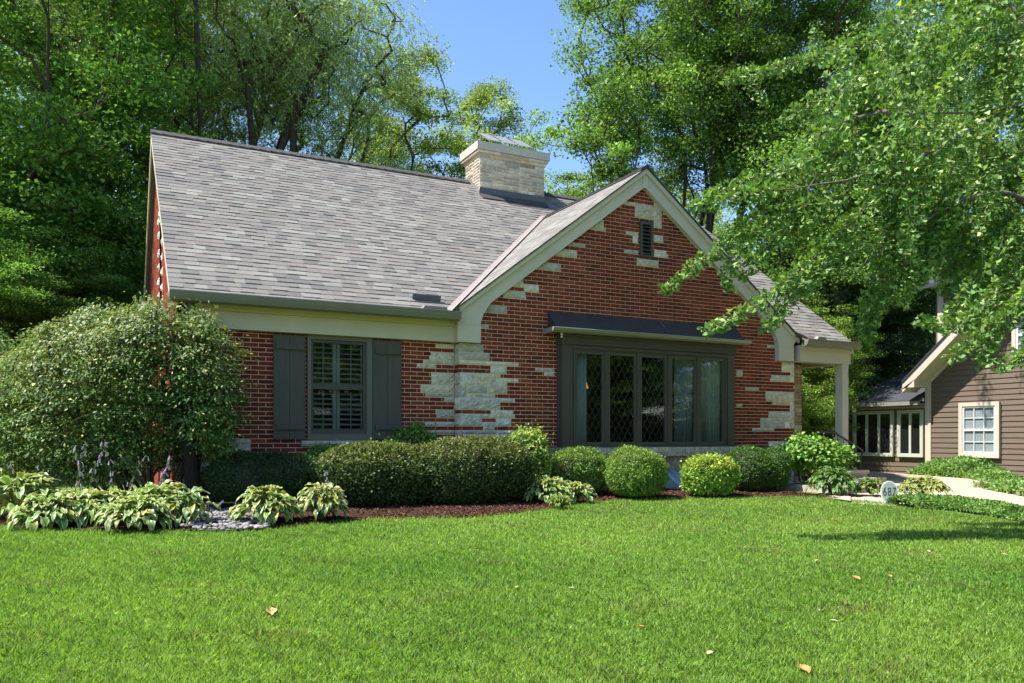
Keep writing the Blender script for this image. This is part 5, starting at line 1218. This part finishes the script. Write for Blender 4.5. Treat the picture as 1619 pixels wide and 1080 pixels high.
# ---- ground covers (nobody could count them)
def cover(name, label, path, wfun, hfun, n, L, W, c1, c2, seed, z=GZ):
    rng = np.random.default_rng(seed); Q = np.array([(p.x, p.y) for p in path]); t = rng.uniform(0, len(Q)-1.001, n); i = t.astype(int); f = (t-i)[:, None]
    B = Q[i]*(1-f)+Q[i+1]*f; d = nrm(Q[i+1]-Q[i]); nn = np.stack([-d[:, 1], d[:, 0]], 1); s = rng.uniform(-1, 1, n)
    s = np.sign(s)*np.abs(s)**.8; w_ = wfun(t/(len(Q)-1)); h_ = hfun(t/(len(Q)-1))
    XY = B+nn*(s*w_)[:, None]; zz = gz(XY[:, 0], XY[:, 1])+.02+h_*np.sqrt(np.clip(1-s*s, 0, 1))*(.35+.65*rng.random(n)**.35)*(1+.25*noise3(np.c_[XY*2.2, 0*s], 1, seed))
    P = np.c_[XY, zz]; D = rng.normal(0, .7, (n, 3)); D[:, 2] += .1; Nn = rng.normal(0, .45, (n, 3)); Nn[:, 2] += 1; Nn[:, :2] += nn*(s*.7)[:, None]
    V, F = leaf_geo(P, D, Nn, L*rng.uniform(.7, 1.3, n), W*rng.uniform(.7, 1.3, n))
    o = link(name, npmesh(name, V, F, ['shineleaf'], shades(n, c1, c2, .25, rng))); return prop(o, label, 'ground cover', kind='stuff')
cover('ground_cover', 'low glossy ground cover strip between the lawn and the driveway', [gnd(x, y) for x, y in ((1425, 803), (1480, 802), (1540, 808), (1619, 820), (1720, 838), (1900, 872))], lambda t: .30+.12*t, lambda t: .13+0*t, 26000, .042, .026, (.035, .085, .018), (.075, .15, .032), 71)
cover('pachysandra_bed', 'mounded leafy ground cover along the neighbouring wall behind the curb', [gnd(x, y) for x, y in ((1455, 760), (1500, 763), (1550, 767), (1590, 774), (1640, 784), (1750, 802))], lambda t: .42+0*t, lambda t: np.interp(t, [0, .10, .3, .45, .62, 1], [.20, .40, .48, .40, .20, .22]), 26000, .085, .045, (.045, .10, .026), (.10, .185, .050), 72)

# ---- foreground ginkgo: trunk right of the frame, whips hanging into it
rng = np.random.default_rng(81)
GT = np.array(ray(1860, HY, 9.6)); GT[2] = gz(GT[0], GT[1])-.1
wh_ = []                                           # (root, tip, sag) of leafy whips
def R3(px, py, d): return np.array(ray(px, py, d))
limbs = [
    [GT+[0, 0, 3.2], R3(1700, 150, 9.5), R3(1600, 172, 9.5), R3(1490, 182, 9.4), R3(1400, 178, 9.3)],
    [R3(1600, 172, 9.5), R3(1520, 215, 9.3), R3(1430, 260, 9.1), R3(1330, 290, 8.9), R3(1230, 300, 8.7)],
    [R3(1490, 182, 9.4), R3(1470, 130, 9.6), R3(1450, 80, 9.8)],
    [R3(1700, 150, 9.5), R3(1640, 60, 9.8), R3(1560, -40, 10), R3(1470, -90, 10.2)],
    [GT+[0, 0, 2.9], R3(1720, 260, 9.2), R3(1640, 330, 9.0), R3(1560, 400, 8.8)],
    [R3(1640, 330, 9.0), R3(1590, 300, 8.8), R3(1500, 320, 8.6), R3(1440, 370, 8.5)],
    [R3(1400, 178, 9.3), R3(1340, 190, 9.2), R3(1290, 215, 9.1)],
]
main_whips = [
    [(1330, 240, 9.0), (1235, 320, 8.8), (1150, 385, 8.6), (1090, 425, 8.5), (1056, 459, 8.45)],
    [(1400, 300, 8.8), (1290, 400, 8.6), (1210, 470, 8.45), (1160, 500, 8.4), (1112, 524, 8.35)],
    [(1240, 300, 8.8), (1190, 305, 8.7), (1140, 312, 8.7), (1095, 322, 8.6)],
    [(1290, 320, 8.8), (1225, 345, 8.7), (1170, 380, 8.6), (1150, 440, 8.6), (1153, 456, 8.6)],
    [(1380, 380, 8.7), (1300, 420, 8.6), (1250, 455, 8.5), (1215, 500, 8.45), (1206, 512, 8.4)],
    [(1330, 230, 9.1), (1250, 265, 9.0), (1180, 290, 8.9), (1110, 318, 8.8)],
    [(1340, 300, 8.9), (1260, 340, 8.8), (1200, 400, 8.7), (1170, 440, 8.7)],
    [(1430, 200, 9.0), (1400, 300, 8.9), (1385, 400, 8.8), (1370, 480, 8.8), (1358, 530, 8.8)],
    [(1440, 240, 8.9), (1415, 350, 8.8), (1400, 430, 8.8), (1375, 510, 8.8), (1368, 540, 8.8)],
    [(1500, 330, 8.7), (1470, 420, 8.6), (1440, 470, 8.6), (1432, 490, 8.6)],
    [(1619, 400, 8.4), (1570, 470, 8.3), (1510, 520, 8.2), (1445, 505, 8.2)],
    [(1700, 380, 8.2), (1619, 470, 8.0), (1560, 520, 7.9), (1515, 545, 7.9), (1502, 556, 7.9)],
    [(1750, 470, 8.0), (1680, 510, 7.8), (1619, 560, 7.7), (1585, 575, 7.6)],
    [(1700, 420, 8.2), (1640, 450, 8.1), (1600, 490, 8.0), (1560, 540, 7.9), (1550, 575, 7.9)],
    [(1600, 330, 8.7), (1560, 420, 8.5), (1520, 480, 8.4), (1500, 520, 8.4)],
    [(1420, 60, 9.8), (1330, 70, 9.6), (1230, 100, 9.5), (1140, 118, 9.4)],
    [(1380, 110, 9.6), (1300, 150, 9.4), (1240, 190, 9.3)],
]
LPs, LDs = [], []; st0, st1, sr0, sr1 = [], [], [], []
def bez(pts, n):
    pts = [np.array(p) for p in pts]; out = []
    seg = np.array([0]+list(np.cumsum([np.linalg.norm(b-a) for a, b in zip(pts[:-1], pts[1:])]))); s = np.linspace(0, seg[-1], n)
    A = np.array(pts); return np.stack([np.interp(s, seg, A[:, i]) for i in range(3)], 1), seg[-1]
def whip(pts, r=.006, dens=1.0, wid=1.0):
    C, ln = bez(pts, 24); C[1:-1] = (C[:-2]+C[1:-1]*2+C[2:])/4; C[1:-1] = (C[:-2]+C[1:-1]*2+C[2:])/4
    C += np.cumsum(rng.normal(0, .006, C.shape), 0)
    for i in range(23): st0.append(C[i]); st1.append(C[i+1]); sr0.append(r*(1.15-i/24)); sr1.append(r*(1.15-(i+1)/24))
    m = int(ln/.026*dens); s = np.linspace(0, 22.99, m); i = s.astype(int); f = (s-i)[:, None]; B = C[i]*(1-f)+C[i+1]*f; T = nrm(C[i+1]-C[i])
    k = 8; B = np.repeat(B, k, 0); T = np.repeat(T, k, 0); n = len(B); o = nrm(np.cross(T, rng.normal(0, 1, (n, 3)))); tp = (1-.5*np.repeat(np.linspace(0, 1, m)**3, k))[:, None]
    pet = rng.uniform(.1, 1, (n, 1))**1.3*.105*wid*tp
    P = B+o*pet+T*rng.normal(0, .02, (n, 1)); D = o*.9+T*.45+rng.normal(0, .35, (n, 3)); D[:, 2] -= .15
    LPs.append(P); LDs.append(D)
for l in limbs:
    C, ln = bez(l, 20)
    for _ in range(5): C[1:-1] = (C[:-2]+C[1:-1]*2+C[2:])/4
    C[1:-1] += rng.normal(0, .008, C[1:-1].shape)
    for i in range(19): st0.append(C[i]); st1.append(C[i+1]); sr0.append(.040*(1-i/22)); sr1.append(.040*(1-(i+1)/22))
lt = [GT, GT+[0, 0, 1.8], GT+[-.05, 0, 3.2], GT+[-.2, .1, 5.2], GT+[-.1, .2, 7.5]]
for i in range(4): st0.append(lt[i]); st1.append(lt[i+1]); sr0.append(.2-.035*i); sr1.append(.165-.035*i)
for wpts in main_whips:
    whip([R3(*p) for p in wpts], .007)
    for _ in range(1):                              # short side shoots thicken the root half
        t = rng.uniform(.0, .55); C, _l = bez([R3(*p) for p in wpts], 10); a = C[int(t*9)]; dd = nrm((C[-1]-C[0])[None])[0]
        b = a+dd*rng.uniform(.3, .7)+rng.normal(0, .12, 3)-np.array([0, 0, .12]); whip([a, (a+b)/2+[0, 0, .03], b], .004)
def inmass(x, y):
    lim_b = np.interp(x, [1180, 1230, 1300, 1400, 1440, 1500, 1619, 1900], [130, 250, 320, 330, 400, 420, 470, 560]); lim_t = np.interp(x, [1180, 1230, 1300, 1400, 1500, 1619, 1900], [80, 200, 160, 60, 20, 150, -100])
    return lim_t < y < lim_b
cnt = 0
while cnt < 110:
    x = rng.uniform(1260, 1850); y = rng.uniform(-60, 520)
    if not inmass(x, y): continue
    if 1530 < x < 1640 and y < 160: continue
    d = np.interp(x, [1180, 1400, 1850], [9.2, 9.2, 9.0])+rng.uniform(-.9, 1.1)
    if y > 150 and x > 1340 and rng.random() < .75: dx, dy = rng.uniform(-50, 70), rng.uniform(70, 170)
    else: dx, dy = rng.uniform(30, 150), rng.uniform(40, 130)
    tip = R3(x, y, d); root = R3(x+dx, y-dy, d+rng.uniform(-.2, .5)); mid = R3(x+dx*.35, y-dy*.62, d+.1); whip([root, mid, tip], .005, .75, rng.uniform(1.0, 1.9)); cnt += 1
cnt = 0
while cnt < 105:                                    # the far side of the crown, over the driveway
    x = rng.uniform(1400, 1950); y = rng.uniform(-220, 400)
    if y > np.interp(x, [1400, 1480, 1619, 1950], [220, 330, 400, 420]) or (1530 < x < 1640 and y < 150): continue
    d = rng.uniform(11.0, 17.3); dx, dy = rng.uniform(-60, 110), rng.uniform(60, 150)
    tip = R3(x, y, d); root = R3(x+dx, y-dy, d+rng.uniform(-.3, .3)); mid = R3(x+dx*.35, y-dy*.6, d+.1); whip([root, mid, tip], .006, .8, rng.uniform(1.2, 2.2)); cnt += 1
for _ in range(44):                                 # low curtain in front of the neighbouring house
    x = rng.uniform(1432, 1660); y = rng.uniform(370, 455+(x-1430)*.42); d = rng.uniform(8.2, 10.2); dx, dy = rng.uniform(-20, 90), rng.uniform(80, 160)
    tip = R3(x, y, d); root = R3(x+dx, y-dy, d+rng.uniform(-.2, .4)); mid = R3(x+dx*.3, y-dy*.6, d+.1); whip([root, mid, tip], .005, .8, rng.uniform(.8, 1.3))
cnt = 0
while cnt < 90:                                     # whips added mostly beyond the frame to shade the neighbour's wall
    tip = np.array([rng.uniform(12, 16.8), rng.uniform(4.5, 12.5), rng.uniform(4.6, 9.5)]); px, py = to_px(*tip)
    if py > 330 and px < 1640: continue
    root = tip+np.array([rng.uniform(-.6, .8), rng.uniform(-.8, .4), rng.uniform(.5, 1.1)]); whip([root, (root+tip)/2+[0, 0, .05], tip], .006, .8, rng.uniform(1.4, 2.4)); cnt += 1
for _ in range(26):                                 # sparse ones against the sky
    x = rng.uniform(1470, 1760); y = rng.uniform(-20, 180); tip = R3(x, y, 9.6+rng.uniform(-.6, .8)); root = tip+np.array([rng.uniform(-.1, .5), .1, rng.uniform(.5, 1.1)]); whip([root, (root+tip)/2+[0, 0, .05], tip], .005, .55, 1.2)
for _ in range(60):                                 # crown above and right of the frame
    tip = GT+rng.normal(0, 1, 3)*[1.5, 1.5, 1.0]+[0, 0, 5.6]; root = tip+rng.normal(0, .5, 3)+[0, 0, .8]; whip([root, (root+tip)/2, tip], .006, .8, 1.3)
P = np.concatenate(LPs); D = np.concatenate(LDs); n = len(P); Nn = rng.normal(0, .8, (n, 3)); Nn[:, 2] += .6
V, F = leaf_geo(P, D, Nn, .055*rng.uniform(.6, 1.3, n), .070*rng.uniform(.6, 1.25, n), .82, .12, .92)
gcr = npmesh('ginkgo_crown', V-GT.repeat(1).reshape(1, 3) if False else V-GT[None], F, ['ginkgoleaf'], shades(n, (.036, .090, .020), (.088, .158, .040), .25, rng, (.19, .25, .10), .06))
st0, st1 = np.array(st0), np.array(st1)
V, F = tubes_np(st0-GT[None], st1-GT[None], np.array(sr0), np.array(sr1), 6)
place_tree('ginkgo_tree', (npmesh('ginkgo_trunk', V, F, ['greybark'], smooth=True), gcr), tuple(GT), 'foreground ginkgo whose long leafy branches hang in from the right')
print('ginkgo leaves', n)

# ---- grass
def grass(n, dmin, dmax, seed, hh, ww, wide=.92):
    rng = np.random.default_rng(seed); u = rng.random(n); d = dmin*(dmax/dmin)**u if True else 0; l = rng.uniform(-wide, wide, n)*(d*.74+.6)
    X = d*S+l*K; Y = d*K-l*S; Z = gz(X, Y); px, py = to_px(X, Y, Z); k = py > edge_px(px)-1+rng.normal(0, .6, n); X, Y, Z, d = X[k], Y[k], Z[k], d[k]; n = len(X)
    P0 = np.c_[X, Y, 0*X]; patch = noise3(P0, .9, 5); patch2 = noise3(P0, 2.6, 6); fine = noise3(P0, 9, 8)
    a = rng.uniform(0, 6.28, n); lean = np.abs(rng.normal(0, .55, n)); hgt = hh*rng.uniform(.5, 1.3, n)*(1+.30*fine+.15*patch2); w = ww*rng.uniform(.7, 1.3, n)*(.45+d*.135)
    dr = np.c_[np.cos(a)*lean, np.sin(a)*lean, np.ones(n)]; dr = nrm(dr); B = np.c_[X, Y, Z-.004]
    sd = np.c_[-np.sin(a+rng.normal(0, .6, n)), np.cos(a), np.zeros(n)]; sd = nrm(sd)*(w/2)[:, None]
    mid = B+dr*(hgt*.55)[:, None]; tip = B+dr*hgt[:, None]+np.c_[np.cos(a), np.sin(a), -.35*np.ones(n)]*(hgt*lean*.45)[:, None]
    V = np.stack([B-sd, B+sd, mid+sd*.8, tip, mid-sd*.8], 1).reshape(-1, 3); F = np.arange(5*n).reshape(n, 5)
    t = np.clip(.45+.45*patch+rng.normal(0, .22, n), 0, 1)[:, None]
    c = np.array([.160, .315, .050])*(1-t)+np.array([.32, .465, .095])*t; c = c*rng.lognormal(0, .2, (n, 1))
    edge = np.clip((6-(edge_px(to_px(X, Y, Z)[0])-HY)/FPX*0-6), 0, 1)
    dry = (rng.random(n) < np.clip(.04+.45*np.clip(patch2-.35, 0, 1)+.25*np.clip(noise3(P0, 1.3, 17)-.45, 0, 1)+.10*np.clip(d-8.5, 0, 2)*.5, 0, .5)); c[dry] = np.array([.26, .25, .11])*rng.lognormal(0, .25, (dry.sum(), 1))
    return V, F, c
V1, F1, c1 = grass(420000, 2.6, 6.5, 91, .052, .0042); V2, F2, c2 = grass(380000, 6.5, 13.5, 92, .046, .0042, .85)
prop(link('grass', npmesh('grass', np.vstack([V1, V2]), np.vstack([F1, F2+len(V1)]), ['grassblade'], np.vstack([c1, c2]))), 'mown green lawn grass with a few dry yellowish patches', 'grass', kind='stuff')

# ---- fallen leaves on the lawn
fl = [(429, 977, 2.0, 'large tan curled leaf lying on the lawn left of the centre'), (817, 935, .7, 'small brown leaf on the lawn straight below the clipped hedge'), (903, 937, .8, 'pale upright dry leaf on the lawn below the boxwood balls'),
      (1015, 1000, 1.0, 'orange brown leaf low on the lawn in the middle'), (1123, 1042, .9, 'whitish leaf near the bottom edge of the lawn'), (1271, 1069, 1.7, 'yellow tan leaf at the very bottom of the lawn, right of centre'),
      (1353, 921, 1.5, 'tan curled leaf right of centre, largest of the loose cluster'), (1407, 917, .9, 'small orange leaf at the right of the loose cluster'), (1291, 892, .9, 'small brown leaf, farthest back of the loose cluster'),
      (1339, 964, 1.0, 'orange leaf in the lower part of the loose cluster'), (1299, 974, 1.2, 'pale yellow leaf in the lower left of the loose cluster'), (1319, 990, .9, 'pale leaf below the loose cluster'),
      (1561, 839, 1.2, 'pale cream leaf near the ground cover at the right'), (1573, 849, 1.1, 'cream leaf just in front of another near the ground cover'), (1468, 877, .9, 'brown leaf left of the shaded lawn at the right'), (1588, 882, .9, 'small tan leaf in the shade at the right edge'), (1313, 935, .7, 'thin tan leaf at the left of the loose cluster')]
r = random.Random(4)
for px, py, s, lab in fl:
    p = gnd(px, py); mb = MB(); a = r.uniform(0, 6.28); rows = 6; g = .024*s*1.15; base = len(mb.v)
    col_ = r.choice([(.50, .33, .14), (.55, .40, .20), (.42, .22, .08), (.58, .46, .24)])
    if 'pale' in lab or 'cream' in lab or 'whit' in lab: col_ = (.62, .52, .34)
    if 'orange' in lab: col_ = (.50, .24, .07)
    pts = []
    for j in range(rows):
        t = j/(rows-1); w_ = g*.62*math.sin(math.pi*min(.98, .08+t*.9))+.002
        for f in (-1, -.3, .3, 1):
            x, y = (t-.5)*2*g, w_*f; z = .028+.35*g*(f*f)*(.6+.4*math.sin(t*3))+g*.25*t*r.uniform(.7, 1.3)
            pts.append((p.x+x*math.cos(a)-y*math.sin(a), p.y+x*math.sin(a)+y*math.cos(a), p.z+z+.002))
    for j in range(rows-1):
        for k in range(3):
            q = j*4+k; mb.face([pts[q], pts[q+1], pts[q+5], pts[q+4]], 'chips', tuple(c*r.uniform(.85, 1.15) for c in col_))
    prop(mb.build('fallen_leaf', smooth=True), lab, 'fallen leaf', 'fallen leaves on the lawn')
